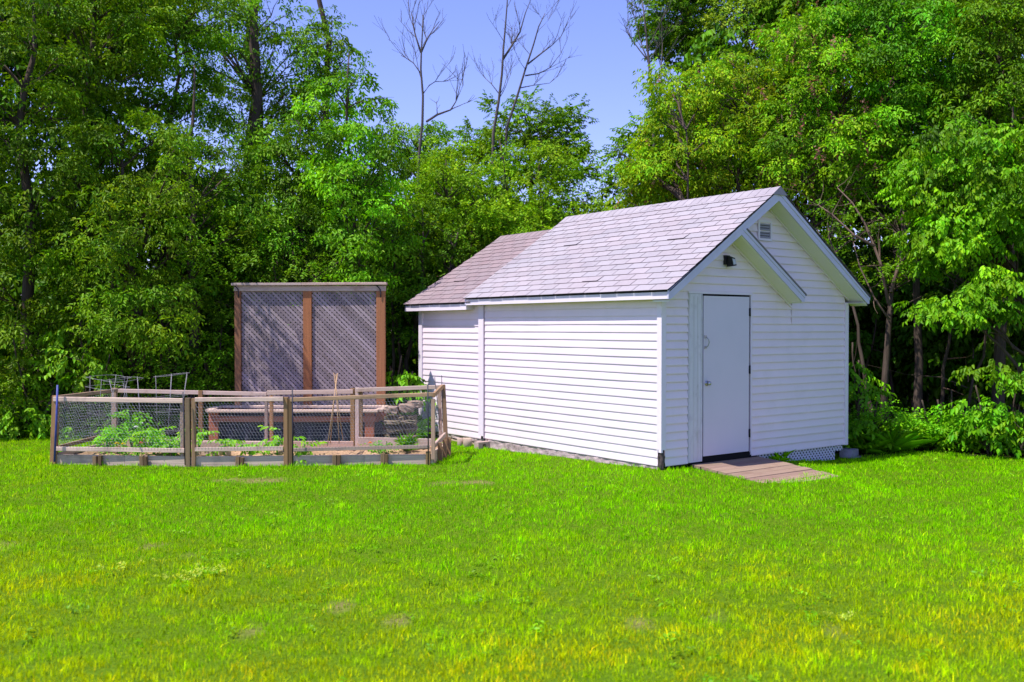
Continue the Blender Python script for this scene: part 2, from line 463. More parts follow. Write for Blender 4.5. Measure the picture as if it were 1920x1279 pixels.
# front gable wall, split round the door opening
DX0, DX1, DZ = .449, 1.646, 2.134
gl = lambda z: max(.05, (z + .17 - ZE) / SL - OS)
gr = lambda z: min(W - .05, XR + (ZR - z - .17) / SL)
mb = MB()
fp = lambda t, o, z: (t, -o, z)
zd = 21 * E_
courses(mb, fp, 0, zd, lambda z: .05, lambda z: DX0, lip=.018)
courses(mb, fp, 0, zd, lambda z: DX1, lambda z: W - .05, lip=.018)
courses(mb, fp, zd, 3.32, gl, gr, lip=.018)
mb.build('front_wall', M['siding'], shed)
# far gable and right side
mb = MB()
courses(mb, lambda t, o, z: (W + o, t, z), 0, 2.05, lambda z: 0, lambda z: L2)
courses(mb, lambda t, o, z: (t, L2 + o, z), 0, 3.1, lambda z: max(.03, (z - 1.95) / .61), lambda z: min(W, XR + (3.15 - z) / .61))
courses(mb, lambda t, o, z: (t, L1 + o, z), 1.9, 3.3, lambda z: max(.03, (z + .17 - ZE) / SL - OS), lambda z: min(W, XR + (ZR - z - .17) / SL))
mb.build('back_wall', M['siding'], shed)
# dark lining behind the siding so no daylight passes
mb = MB()
mb.box((.04, .03, -.02), (W - .03, L2 - .03, 2.0)); mb.build('wall_core', M['felt'], shed)

# corner boards
def board(a, b, m='trim', name='corner_trim', grain=2):
    q = MB(); q.box(a, b, grain=grain); return q.build(name, M[m], shed)
q = MB(); q.box((-.026, -.026, .17), (.002, .052, 2.04), grain=2); q.box((.0021, -.026, .20), (.052, .0, 2.04), grain=2); q.build('corner_trim', M['trim'], shed)
q = MB(); q.box((W - .052, -.026, -.005), (W + .026, .05, 2.04), grain=2); q.build('corner_trim', M['trim'], shed)
q = MB(); q.box((-.028, L1 + .004, .03), (.035, L1 + .135, 2.02), grain=2); q.build('corner_trim', M['trim'], shed)
q = MB(); q.box((-.031, L1 - .012, .0), (.0, L1 + .0035, 2.03), (.6, .57, .6), grain=2); q.build('channel_trim', M['trim'], shed)
q = MB(); q.box((.0, L2 - .085, -.02), (.05, L2 + .02, 2.0), grain=2); q.build('corner_trim', M['trim'], shed)
# rotted stub at the near corner
q = MB()
q.tube([(.012, .012, -.08), (.010, .014, .05), (.014, .010, .14), (.012, .016, .215)], [.040, .038, .034, .018], 9)
for i in range(14):
    a = random.uniform(0, 6.28); z = random.uniform(-.05, .12)
    q.beam((.012 + .036 * math.cos(a), .012 + .036 * math.sin(a), z), (.012 + .04 * math.cos(a), .012 + .04 * math.sin(a), z + random.uniform(.05, .12)), .012, .01, (1, 1, 1) if i % 3 else (5, 4, 3.5))
q.build('rotted_corner_post', M['rot'], shed)
# foundation strip
def rough_strip(p0, p1, z_of_bot, top, out, name, m, n=90, k=7, amp=.018):
    mb = MB(); v = []; f = []
    p0, p1 = vec(p0), vec(p1); d = (p1 - p0); Lg = np.linalg.norm(d); d /= Lg
    nrm = np.array([-d[1], d[0], 0]) * out
    for i in range(n + 1):
        t = i / n * Lg; b = p0 + d * t; zb = z_of_bot(b[0], b[1]) - .12
        for j in range(k + 1):
            z = zb + (top - zb) * j / k
            o = (vnoise(t, z, .05, 4) - .5) * amp * 2 + (vnoise(t, z, .2, 5) - .5) * amp
            v.append((b[0] + nrm[0] * o, b[1] + nrm[1] * o, z))
    for i in range(n):
        for j in range(k):
            a = i * (k + 1) + j
            f.append((a, a + k + 1, a + k + 2, a + 1))
    mb.add(v, f, loc=[(q[1] + q[0], q[2], 0) for q in v])
    return mb.build(name, M[m], shed)
rough_strip((.000, L1 - .02, 0), (.000, .06, 0), gz, .004, 1, 'foundation', 'parge', amp=.010)
rough_strip((.03, L2, 0), (.03, L1 + .05, 0), lambda x, y: -.085 + .0 * x + .12, -.02, 1, 'foundation', 'parge', 60, 4, .012)
q = MB(); q.box((.3, .12, -.5), (W - .15, L2 - .1, -.03), (.5, .5, .5)); q.build('foundation_core', M['felt'], shed)
q = MB(); q.beam((.06, L1 + .03, -.125), (.06, L2 - .1, -.125), .04, .035); q.build('sill_board', M['grey_wood'], shed)

# ---- roofs
def shingle_slope(name, m, xe, ze, xr, zr, y0, y1, parent, exposure=.142, tab=.305, side=-1, seed=1):
    """courses of three-tab shingles from the eave (xe, ze) to the ridge (xr, zr)"""
    rg = random.Random(seed)
    d = np.array([xr - xe, 0, zr - ze]); S = np.linalg.norm(d); d /= S
    nrm = np.array([-d[2], 0, d[0]]) if side < 0 else np.array([-d[2], 0, d[0]])
    if nrm[2] < 0: nrm = -nrm
    mb = MB()
    P = lambda y, s, h: tuple(np.array([xe, y, ze]) + d * s + nrm * h)
    k = 0
    while k * exposure < S - .03:
        s0 = k * exposure; s1 = min(s0 + exposure + .02, S)
        off = (tab / 2 if k % 2 else 0) + rg.uniform(-.012, .012)
        y = y0 - off
        rowt = rg.uniform(.975, 1.025)
        while y < y1:
            a, b = max(y, y0), min(y + tab - .010, y1)
            if b - a > .02:
                t = rowt * rg.uniform(.945, 1.045); w = rg.uniform(-.02, .035)
                c = (t + w, t, t - w * .3)
                h0 = .009 + rg.uniform(0, .0025) + (.010 if rg.random() < .012 else 0); h1 = .0015
                jo = rg.uniform(-.003, .003)
                v = [P(a, s0 + jo, .0), P(b, s0 + jo, .0), P(a, s0 + jo, h0), P(b, s0 + jo, h0), P(a, s1, h1), P(b, s1, h1), P(a, s1, 0), P(b, s1, 0)]
                mb.add(v[2:6], [(0, 1, 3, 2)], c, [(q[1], q[0], q[2]) for q in v[2:6]])
                mb.add(v, [(0, 1, 3, 2), (0, 2, 4, 6), (1, 7, 5, 3)], (.30, .26, .28), [(q[1], q[0], q[2]) for q in v])   # cut edges are bare dark asphalt
            y += tab
        k += 1
    return mb.build(name, m, parent)


def roof_section(xe, ze, xr, zr, xe2, y0, y1, m, th, seed, nm):
    """deck (solid) with shingles on both slopes and a ridge cap; returns the part"""
    q = MB()
    q.prism([(xe + .03, ze - .008 + .0), (xr, zr - .006), (xe2 - .03, ze - .008), (xe2 - .03, ze - .022), (xr, zr - .022), (xe + .03, ze - .022)], y0 + .006, y1 - .006)
    r = q.build(nm, M['felt'], shed)
    shingle_slope('shingles', m, xe, ze - .003, xr, zr - .003, y0, y1, r, seed=seed)
    shingle_slope('shingles', m, xe2, ze - .003, xr, zr - .003, y0, y1, r, seed=seed + 5)
    # ridge cap pieces
    c = MB(); sl = (zr - ze) / (xr - xe); y = y0 - .005; rg = random.Random(seed)
    while y < y1:
        t = rg.uniform(.93, 1.08); b = min(y + .16, y1 + .004); wd = .135
        h0, h1 = .018, .012
        v = []
        for yy, h in ((y, h0), (b, h1)):
            v += [(xr - wd, yy, zr - wd * sl + h - .006), (xr, yy, zr + h + .004), (xr + wd, yy, zr - wd * sl + h - .006), (xr - wd, yy, zr - wd * sl - .004), (xr + wd, yy, zr - wd * sl - .004)]
        c.add(v, [(0, 1, 6, 5), (1, 2, 7, 6), (0, 3, 4, 2, 1), (0, 5, 8, 3), (2, 4, 9, 7)], (t, t, t), [(p[1], p[0], p[2]) for p in v])
        y += .146
    c.build('ridge_cap', m, r)
    return r


roof = roof_section(-OS - .018, ZE - .01, XR, ZR, 2 * XR + OS + .018, -OH - .018, 4.06, M['shingle'], .02, 3, 'main_roof')
rear_roof = roof_section(-OS + .0, 2.068, XR - .01, 3.318, 2 * XR + OS, 3.9, 5.90, M['shingle_brown'], .02, 9, 'rear_roof')

# rake boards (front), eave boxes, soffits
def rake(xa, za, xb, zb, y0, y1, drop_top, drop_bot, name='rake_board', m='trim'):
    q = MB(); q.prism([(xa, za - drop_top), (xb, zb - drop_top), (xb, zb - drop_bot), (xa, za - drop_bot)], y0, y1)
    return q.build(name, M[m], shed)
zt = lambda x: ZE - .01 + SL * (x + OS + .018)
q = MB()
q.prism([(-OS + .006, zt(-OS + .006) - .024), (XR, ZR - .024), (XR, ZR - .165), (-OS + .045, 2.022), (-OS + .006, 2.022)], -OH, -OH + .022)
q.prism([(-OS + .004, zt(-OS + .006) - .024), (XR, ZR - .024), (XR, ZR - .075), (-OS + .004, zt(-OS) - .072)], -OH - .009, -OH - .0004)
q.build('rake_board', M['rake'], shed)
X2 = 2 * XR + OS
q = MB()
q.prism([(XR + .0006, ZR - .024), (X2 - .006, zt(-OS + .006) - .024), (X2 - .006, 2.022), (X2 - .045, 2.022), (XR + .0006, ZR - .165)], -OH, -OH + .022)
q.prism([(XR + .0006, ZR - .024), (X2 - .004, zt(-OS + .006) - .024), (X2 - .004, zt(-OS) - .072), (XR + .0006, ZR - .075)], -OH - .009, -OH - .0004)
q.build('rake_board', M['rake'], shed)
# far rake of the main roof
q = MB()
q.prism([(-OS + .006, zt(-OS + .006) - .024), (XR, ZR - .024), (X2 - .006, zt(-OS + .006) - .024), (X2 - .006, 2.03), (X2 - .05, 2.03), (XR, ZR - .165), (-OS + .05, 2.03), (-OS + .006, 2.03)], 4.02, 4.045)
q.build('rake_board', M['rake'], shed)
# soffits under the front rakes: boards that follow the slope
q = MB()
q.prism([(-OS + .03, zt(-OS + .03) - .157), (XR, ZR - .152), (XR, ZR - .164), (-OS + .03, zt(-OS + .03) - .169)], -OH + .0225, .03)
q.prism([(XR + .0006, ZR - .152), (X2 - .03, zt(-OS + .03) - .157), (X2 - .03, zt(-OS + .03) - .169), (XR + .0006, ZR - .164)], -OH + .0225, .03)
q.build('soffit', M['soffit'], shed)
q = MB()   # J-channel where soffit meets the wall
q.prism([(XR + .05, ZR - .199), (W + .02, zt(2 * XR - W - .02) - .166), (W + .02, zt(2 * XR - W - .02) - .186), (XR + .05, ZR - .219)], -.03, -.012)
q.prism([(.05, zt(.05) - .17), (XR + .02, ZR - .166), (XR + .02, ZR - .186), (.05, zt(.05) - .19)], -.03, -.012)
q.build('wall_channel', M['trim'], shed)
# eave boxes
def eave(x_out, x_in, y0, y1, z0, z1, nm):
    s = 1 if x_in > x_out else -1
    q = MB(); q.box((min(x_out, x_out + s * .018), y0, z0), (max(x_out, x_out + s * .018), y1, z1), grain=1); q.build('fascia', M['trim'], shed)
    q = MB(); q.box((min(x_out + s * .0185, x_in), y0 + .0, z0 + .004), (max(x_out + s * .0185, x_in), y1, z0 + .012)); q.build('soffit', M['soffit'], shed)
eave(-OS + .012, .0, -OH + .0222, 4.0195, 2.024, 2.118, 'main')
eave(X2 - .012, W, -OH + .0222, 4.0195, 2.024, 2.118, 'main')
eave(-OS + .03, .03, 4.05, 5.88, 1.955, 2.045, 'rear')
eave(X2 - .03, W, 4.05, 5.88, 1.955, 2.045, 'rear')
q = MB(); q.box((-OS + .032, 4.046, 1.957), (.0295, 4.0498, 2.05)); q.build('eave_end_cap', M['trim'], shed)
q = MB()
q.prism([(-OS + .03, 2.045), (XR, 3.29), (X2 - .03, 2.045), (X2 - .03, 1.955), (X2 - .09, 1.955), (XR, 3.16), (-OS + .09, 1.955), (-OS + .03, 1.955)], 5.87, 5.89)
q.build('rake_board', M['rake'], shed)

# ---- the little half gable over the door
GX, GZ = 1.15, 3.0
gs = lambda x: GZ - .667 * (x - GX)
gable = MB(); gable.prism([(1.20, gs(1.20) - .022), (2.432, gs(2.432) - .022), (2.432, 2.030), (2.385, 2.030), (1.115, gs(1.115) - .143)], -OH + .003, -OH + .021)
gable.prism([(1.225, gs(1.225) - .022), (2.436, gs(2.436) - .022), (2.436, gs(2.436) - .066), (1.17, gs(1.17) - .066)], -OH - .006, -OH + .0026)
gb = gable.build('small_gable', M['rake'], shed)
q = MB(); q.prism([(1.13, gs(1.13) - .142), (2.405, gs(2.405) - .142), (2.405, gs(2.405) - .154), (1.13, gs(1.13) - .154)], -OH + .0214, -.0135); q.build('soffit', M['soffit'], gb)
q = MB(); q.prism([(1.10, gs(1.10) - .158), (2.46, gs(2.46) - .150), (2.46, gs(2.46) - .176), (1.10, gs(1.10) - .184)], -.032, -.0137); q.build('wall_channel', M['trim'], gb)
q = MB(); q.prism([(1.245, gs(1.245)), (2.455, gs(2.455)), (2.455, gs(2.455) - .021), (1.235, gs(1.235) - .021)], -OH - .016, -.0135, (.55, .55, .55)); q.build('shingles', M['shingle'], gb)
q = MB(); q.box((2.41, -OH + .0214, 2.032), (2.4315, -.0135, gs(2.432) - .024)); q.build('fascia', M['trim'], gb)
q = MB(); q.box((2.36, -OH + .0214, 2.032), (2.4095, -.0135, 2.042)); q.build('soffit', M['soffit'], gb)
# seam between the old and the new siding
q = MB()
for k in range(17, 20):
    z = k * E_
    q.box((2.470, -.0222 + .0, z + .004), (2.474, -.006, z + .094), (.75, .75, .72))
q.build('siding_seam', M['siding'], shed)

# ---- door
q = MB(); q.box((DX0, -.0, -.02), (DX1, .03, DZ)); q.build('door_backing', M['gap'], shed)  # black sheet: shade of the gaps round the door, painted in
fr = MB()
fr.box((DX0 + .004, -.022, .008), (.700, -.001, 2.104), grain=2)
for xx, ww in ((.462, .014), (.672, .02)):
    fr.box((xx, -.0285, .01), (xx + ww, -.0222, 2.1), grain=2)
fr.box((.53, -.025, .03), (.55, -.0222, 2.07), (.93, .92, .9), grain=2); fr.box((.60, -.025, .03), (.625, -.0222, 2.07), (.93, .92, .9), grain=2)
df = fr.build('door_frame', M['peeling'], shed)
q = MB(); q.box((DX0, -.026, 2.107), (DX1, -.001, 2.134), grain=0); q.box((1.622, -.024, .02), (1.646, -.001, 2.1065), grain=2); q.build('trim', M['trim'], df)
q = MB(); q.box((.70, -.016, -.02), (1.622, -.001, .055), grain=0); q.build('threshold', M['gap'], df)
q = MB(); q.box((.722, -.019, .068), (1.592, -.0005, 2.082), grain=2); q.box((.722, -.0215, 2.062), (1.592, -.0192, 2.082), (1.04, 1.04, 1.02), grain=0)
dr = q.build('door', M['door'], shed)
for z0 in (1.83, 1.08, .25):
    q = MB(); q.tube([(1.603, -.026, z0), (1.603, -.026, z0 + .11)], .009, 8); q.box((1.585, -.024, z0 + .005), (1.618, -.0195, z0 + .105)); q.build('hinge', M['black'], dr)
q = MB()
q.box((.735, -.028, 1.552), (.772, -.0195, 1.588)); q.box((.735, -.028, 1.415), (.772, -.0195, 1.450))
q.tube([(.755, -.03, 1.57), (.772, -.05, 1.545), (.785, -.058, 1.50), (.772, -.05, 1.455), (.755, -.03, 1.432)], .006, 8); q.build('pull_handle', M['steel'], dr)
q = MB()
kx, kz = .782, .985
q.tube([(kx, -.019, kz), (kx, -.026, kz)], .033, 16); q.tube([(kx, -.026, kz), (kx, -.045, kz), (kx, -.05, kz), (kx, -.06, kz), (kx, -.075, kz), (kx, -.083, kz)], [.012, .012, .02, .027, .025, .012], 16); q.build('door_knob', M['steel'], dr)

# ---- vent, lamp
q = MB()
for a, b in (((1.758, -.03, 2.832), (2.038, -.012, 2.862)), ((1.758, -.03, 3.072), (2.038, -.012, 3.102)), ((1.758, -.03, 2.8625), (1.79, -.012, 3.0715)), ((2.006, -.03, 2.8625), (2.038, -.012, 3.0715))):
    q.box(a, b)
vt = q.build('gable_vent', M['trim'], shed)
q = MB(); q.box((1.79, -.0135, 2.862), (2.006, -.0125, 3.072)); q.build('opening', M['gap'], vt)  # flat black panel, painted as the shade behind the louvers
q = MB()
for k in range(6):
    z = 2.868 + k * .034
    q.add([(1.791, -.029, z), (2.005, -.029, z), (2.005, -.0137, z + .027), (1.791, -.0137, z + .027), (1.791, -.026, z - .003), (2.005, -.026, z - .003), (2.005, -.0137, z + .022), (1.791, -.0137, z + .022)], [(0, 1, 2, 3), (0, 4, 5, 1), (4, 7, 6, 5)])
q.build('louvers', M['louver'], vt)
q = MB()
q.box((1.095, -.05, 2.485), (1.135, -.012, 2.605)); q.box((1.13, -.045, 2.565), (1.18, -.02, 2.605))
hd = [(1.115, -.05, 2.455), (1.195, -.05, 2.465), (1.225, -.12, 2.475), (1.115, -.15, 2.46), (1.12, -.05, 2.595), (1.185, -.05, 2.595), (1.215, -.10, 2.57), (1.12, -.115, 2.585)]
q.add(hd, [(0, 1, 2, 3), (4, 7, 6, 5), (0, 4, 5, 1), (1, 5, 6, 2), (2, 6, 7, 3), (3, 7, 4, 0)])
lamp = q.build('wall_lamp', M['black'], shed)
q = MB(); q.add([(1.135, -.144, 2.48), (1.208, -.122, 2.492), (1.203, -.108, 2.552), (1.137, -.118, 2.562), (1.135, -.149, 2.48), (1.208, -.127, 2.492), (1.203, -.113, 2.552), (1.137, -.123, 2.562)], [(4, 5, 6, 7), (0, 3, 2, 1), (0, 1, 5, 4), (1, 2, 6, 5), (2, 3, 7, 6), (3, 0, 4, 7)]); q.build('lamp_glass', M['glass'], lamp)

# ---- white lattice skirting under the front wall
def clip_rect(poly, x0, x1, z0, z1):
    for ax, val, sg in ((0, x0, 1), (0, x1, -1), (1, z0, 1), (1, z1, -1)):
        out = []
        for i in range(len(poly)):
            a, b = poly[i], poly[(i + 1) % len(poly)]
            ia, ib = sg * (a[ax] - val) >= 0, sg * (b[ax] - val) >= 0
            if ia: out.append(a)
            if ia != ib:
                t = (val - a[ax]) / (b[ax] - a[ax]); out.append((a[0] + t * (b[0] - a[0]), a[1] + t * (b[1] - a[1])))
        poly = out
        if len(poly) < 3: return []
    return poly


def lattice(mb, place, x0, x1, z0, z1, pitch, wd, th, gapc=0.0, jit=.12):
    """two layers of 45 degree slats clipped to a rectangle; place(x, d, z) -> world"""
    h = (z1 - z0)
    for layer, sg in ((0, -1), (1, 1)):
        st = pitch * math.sqrt(2); x = x0 - h - st
        while x < x1 + h + st:
            hw = wd / math.sqrt(2)
            if sg < 0: poly = [(x - hw, z1), (x + hw, z1), (x + hw + h, z0), (x - hw + h, z0)]
            else: poly = [(x - hw, z0), (x + hw, z0), (x + hw + h, z1), (x - hw + h, z1)]
            p = clip_rect(poly, x0, x1, z0, z1)
            if len(p) >= 3:
                n = len(p); t = random.uniform(1 - jit, 1 + jit); d0, d1 = layer * (th + .0006), layer * (th + .0006) + th
                v = [place(a, d0, b) for a, b in p] + [place(a, d1, b) for a, b in p]
                k = random.uniform(0, 60)
                l = [((a - sg * b) * .7 + k if False else (a * .7 + sg * b * .7) + k, (a * .7 - sg * b * .7) + k, 0) for a, b in p] * 2
                mb.add(v, [tuple(range(n)), tuple(range(2 * n - 1, n - 1, -1))] + [(i, n + i, n + (i + 1) % n, (i + 1) % n) for i in range(n)], (t, t, t * random.uniform(.96, 1.04)), l)
            x += st
q = MB()
lattice(q, lambda x, d, z: (x, .02 + d, z), 1.82, 3.52, -.24, -.008, .047, .021, .005, jit=.03)
lattice(q, lambda x, d, z: (x, .02 + d, z), 3.521, 3.70, -.085, -.008, .047, .021, .005, jit=.03)
q.build('lattice_skirt', M['white_lattice'], shed)

# ------------------------------------------------------------------ RAMP
ramp = thing('wooden_ramp', 'low reddish brown plank ramp sloping from the shed door onto the lawn', 'ramp', (1.15, -.6, -.05))
rz = lambda y: -.004 + .088 * y
q = MB(); y = -.035; rg = random.Random(4)
while y > -1.20:
    wd = .139; y1 = y - wd
    xa, xb = .50 + rg.uniform(-.012, .012), 1.77 + rg.uniform(-.015, .015)
    t = rg.uniform(.82, 1.12) * (1 + .35 * max(0, -y - .6)); tz = rg.uniform(-.003, .003)
    for (a, b) in (((xa, 1.15 + rg.uniform(-.3, .3)),) if rg.random() < 0 else ((xa, xb),)):
        pass
    q.beam((xa, (y + y1) / 2, rz((y + y1) / 2) - .018 + tz), (xb, (y + y1) / 2, rz((y + y1) / 2) - .018 + tz + rg.uniform(-.004, .004)), wd - .007, .034, (t, t * rg.uniform(.95, 1.05), t), up=(0, -.088, 1))
    y = y1
q.build('planks', M['deck'], ramp)
for xx in (.53, 1.13, 1.73):
    q = MB(); q.beam((xx, -.03, rz(-.03) - .08), (xx, -1.1, rz(-1.1) - .08), .04, .085, (.75, .7, .65)); q.build('joist', M['deck'], ramp)

# blocks and bits along the shed's foot
def lump(mb, c, s, rot=0, c3=(1, 1, 1), amp=.1, n=2, seed=0):
    """a rounded, slightly irregular block"""
    rg = random.Random(seed)
    v = []; f = []; k = n + 2
    idx = {}
    def vid(p):
        key = tuple(round(x, 4) for x in p)
        if key not in idx:
            idx[key] = len(v)
            q = Vector(p)
            r = .84 + .16 * (max(abs(p[0]), abs(p[1]), abs(p[2])) / max(q.length, 1e-6)) * 1.0
            r *= 1 + rg.uniform(-amp, amp)
            x, y, z = p[0] * r * s[0], p[1] * r * s[1], p[2] * r * s[2]
            v.append((c[0] + x * math.cos(rot) - y * math.sin(rot), c[1] + x * math.sin(rot) + y * math.cos(rot), c[2] + z))
        return idx[key]
    for ax in range(3):
        for sg in (-1, 1):
            for i in range(k):
                for j in range(k):
                    quad = []
                    for a, b in ((0, 0), (1, 0), (1, 1), (0, 1)):
                        p = [0, 0, 0]; p[ax] = sg; p[(ax + 1) % 3] = -1 + 2 * (i + a) / k; p[(ax + 2) % 3] = -1 + 2 * (j + b) / k
                        quad.append(vid(p))
                    f.append(tuple(quad if sg > 0 else quad[::-1]))
    mb.add(v, f, c3, [(a[0] + seed, a[1], a[2]) for a in v])

q = MB(); lump(q, (3.92, .06, -.17), (.13, .10, .085), .25, seed=3, amp=.03); q.box((3.80, -.07, -.27), (4.06, -.03, -.19), (.8, .8, .8)); tag(q.build('concrete_block', M['concrete'], None), 'grey concrete block lying in shade at the right foot of the shed', 'block')
for i, (u, v, wd, h, m, lab) in enumerate(((863, 832, .055, .11, 'pale_wood', 'short pale log stub left of its larger neighbour at the shed foot'), (876, 831, .075, .12, 'grey_wood', 'larger grey mossy log stub standing against the shed foot'))):
    p = gp(u, 14.85 - .08 * i)
    q = MB(); b = vec((p[0], p[1], p[2]))
    q.tube([b + (0, 0, -.05), b + (.005, 0, h * .5), b + (.0, .006, h), b + (.0, .006, h + .006)], [wd, wd * .95, wd * .93, wd * .8], 10)
    tag(q.build('log_stub', M[m], None), lab, 'log')
p = gp(904, 14.55)
q = MB(); c = vec(p)
for a, b in (((-.11, -.06, -.04), (-.03, .05, .10)), ((.03, -.06, -.04), (.11, .05, .10)), ((-.0299, -.06, -.04), (.0299, .05, .02)), ((-.0299, -.06, .07), (.0299, .05, .0995))):
    q.box(c + vec(a), c + vec(b))
tag(q.build('cinder_block', M['brickish'], None), 'pinkish hollow block with one dark hole under the shed side wall', 'block')

# ------------------------------------------------------------------ LATTICE SCREEN
DS = 15.5
sR, sL = gp(714.5, DS), gp(447, DS)
sx = (sR - sL); sx[2] = 0; SW = np.linalg.norm(sx); sx /= SW
sn = np.array([sx[1], -sx[0], 0])          # towards the camera
zb = -.12
screen = thing('lattice_screen', 'tall brown framed lattice privacy screen with two grey panels behind the planter', 'screen', tuple((sL + sR) / 2))
def SP(x, d, z): return sL + sx * x + sn * d + vec((0, 0, z - sL[2]))
ZT = 2.41
for x, wd, tt in ((0, .10, (.75, .85, 1.05)), (SW * .487, .135, (1.05, 1.0, .95)), (SW, .14, (1.0, 1.0, 1.0))):
    q = MB(); q.beam(SP(x, 0, zb - .3), SP(x, 0, 2.262), wd, .09, tt, side=sx); q.build('post', M['brown_wood'], screen)
q = MB(); q.beam(SP(-.055, .0, 2.307), SP(SW + .075, .0, 2.307), .10, .086, (1.05, 1.05, 1.08)); q.build('top_rail', M['pale_wood'], screen)
q = MB(); q.beam(SP(-.085, .01, 2.372), SP(SW * .45, .012, 2.375), .18, .04, (.95, .95, 1.0)); q.beam(SP(SW * .452, .012, 2.376), SP(SW + .095, .01, 2.384), .18, .04, (1.08, 1.02, 1.0)); q.build('cap_board', M['pale_wood'], screen)
q = MB(); q.beam(SP(-.04, -.03, .05), SP(SW + .04, -.03, .05), .05, .09); q.build('bottom_rail', M['brown_wood'], screen)
for a, b in ((.055, SW * .487 - .07), (SW * .487 + .07, SW - .075)):
    q = MB(); lattice(q, lambda x, d, z: SP(x, .012 - d, z), a, b, .1, 2.262, .055, .0365, .005, jit=.30); q.build('lattice_panel', M['lattice'], screen)
for x in (-.0, SW - .02):
    q = MB(); q.tube([SP(x - .05, .05, 2.35), SP(x - .02, .062, 2.335), SP(x + .015, .066, 2.29), SP(x + .025, .064, 2.22), SP(x + .02, .062, 2.16)], .008, 6); q.build('strap', M['rod_black'], screen)

# ------------------------------------------------------------------ PLANTER in front of the screen
pl = thing('raised_planter', 'reddish cedar raised planter with black liner between bed and lattice screen', 'planter', tuple(gp(550, 15.0)))
D0, D1 = 14.55, 15.32
def on(u, D, z):
    p = at(u, 639.5, D); return np.array([p[0], p[1], z])
zr_ = .425
fl, fr_, bl, br = on(390, D0, zr_), on(708, D0, zr_), on(431 - 20, D1, zr_), on(728, D1, zr_)
for a, b, tt in ((fl, fr_, (1.4, 1.32, 1.25)), (bl, br, (1.3, 1.25, 1.2))):
    q = MB(); q.beam(a, b, .13, .036, tt); q.build('rim_board', M['pale_wood'], pl)
for a, b in ((fl, bl), (fr_, br)):
    d = (b - a) / np.linalg.norm(b - a)
    q = MB(); q.beam(a + d * .066, b - d * .066, .13, .036, (1.1, 1.08, 1.05)); q.build('rim_board', M['pale_wood'], pl)
for u, D in ((401, D0 + .04), (693, D0 + .04), (545, D0 + .04), (425, D1 - .05), (715, D1 - .05)):
    b = gp(u, D); wd = .14 if u != 545 else .07
    q = MB(); q.beam(b + vec((0, 0, -.1)), on(u, D, .405), wd, .085, (1.1, .9, .8) if D < 15 else (.7, .6, .6), side=RGT); q.build('leg', M['red_wood'], pl)
for a, b in ((on(392, D0 + .012, .30), on(704, D0 + .012, .30)),):
    q = MB(); q.beam(a, b, .035, .085, (1.15, 1.05, 1.05)); q.build('rail', M['red_wood'], pl)
q = MB(); q.beam(on(706, D0 + .03, .325), on(724, D1 - .02, .325), .03, .15, (.9, .8, .75)); q.build('rail', M['red_wood'], pl)
# wavy black liner
q = MB(); n = 120; v = []; f = []
cs = [(398, D0 + .06), (700, D0 + .06), (716, D1 - .08), (410, D1 - .08)]
ring = []
for i in range(4):
    (u0, d0), (u1, d1) = cs[i], cs[(i + 1) % 4]
    a, b = on(u0, d0, 0), on(u1, d1, 0); nn = 70 if i % 2 == 0 else 22
    for k in range(nn):
        t = k / nn; p = a + (b - a) * t
        dd = (b - a) / np.linalg.norm(b - a); nr = np.array([dd[1], -dd[0], 0])
        ring.append((p, nr, t * np.linalg.norm(b - a)))
m_ = len(ring)
for j, z in enumerate((-.12, .02, .15,   .26, .33, .395)):
    for p, nr, s in ring:
        o = .034 * math.sin(s * 26 + .7 * math.sin(s * 5)) * (1 - .5 * j / 5) + .01 * math.sin(s * 61 + j)
        v.append(p + nr * o + vec((0, 0, z)))
for j in range(5):
    for i in range(m_):
        f.append((j * m_ + i, j * m_ + (i + 1) % m_, (j + 1) * m_ + (i + 1) % m_, (j + 1) * m_ + i))
q.add(v, f, smooth=True); q.build('liner', M['fabric'], pl)
q = MB(); q.add([on(400, D0 + .07, .36), on(700, D0 + .07, .36), on(714, D1 - .09, .36), on(412, D1 - .09, .36)], [(0, 1, 2, 3)], (.35, .3, .3)); q.build('soil', M['soil'], pl)

# ------------------------------------------------------------------ RAISED BED
FL, P1, P2, FR = gp(98, 12.62), gp(357, 12.46), gp(540, 12.46), gp(812, 12.56)
BL, BM, BR = gp(214, 14.0), gp(663, 13.72), gp(838, 13.66)
bed = thing('raised_garden_bed', 'long raised garden bed edged with weathered grey boards and short stakes', 'garden bed', tuple((FL + FR + BL + BR) / 4))
def up(p, z): return np.array([p[0], p[1], z])
def lerp(a, b, t): return a + (b - a) * t
def inward(a, b):
    d = (b - a) / np.linalg.norm(b - a); n_ = np.array([-d[1], d[0], 0]); c = (FL + FR + BL + BR) / 4
    return n_ if (c - a) @ n_ > 0 else -n_
front = [(FL, P1), (P1, P2), (P2, FR)]
rg = random.Random(5)
for i, (a, b) in enumerate(front):
    q = MB(); n_ = inward(a, b) * .02
    mid = lerp(a, b, .5)
    for (s, e_) in ((a, lerp(a, b, .52)), (lerp(a, b, .522), b)):
        t = rg.uniform(.9, 1.1)
        q.beam(up(s, gz(*s[:2]) + .055) + n_, up(e_, gz(*e_[:2]) + .055) + n_, .038, .15, (t, t, t * 1.03))
    q.build('board', M['grey_wood'], bed)
for a, b, h in ((FR, BR, .18), (BL, BM, .2), (BM, BR, .2), (FL, BL, .15)):
    q = MB(); n_ = inward(a, b) * .02; d = (b - a) / np.linalg.norm(b - a)
    q.beam(up(a + d * .06, gz(*a[:2]) + .07) + n_, up(b - d * .06, gz(*b[:2]) + .07) + n_, .038, h, (1, .98, .96)); q.build('board', M['grey_wood'], bed)
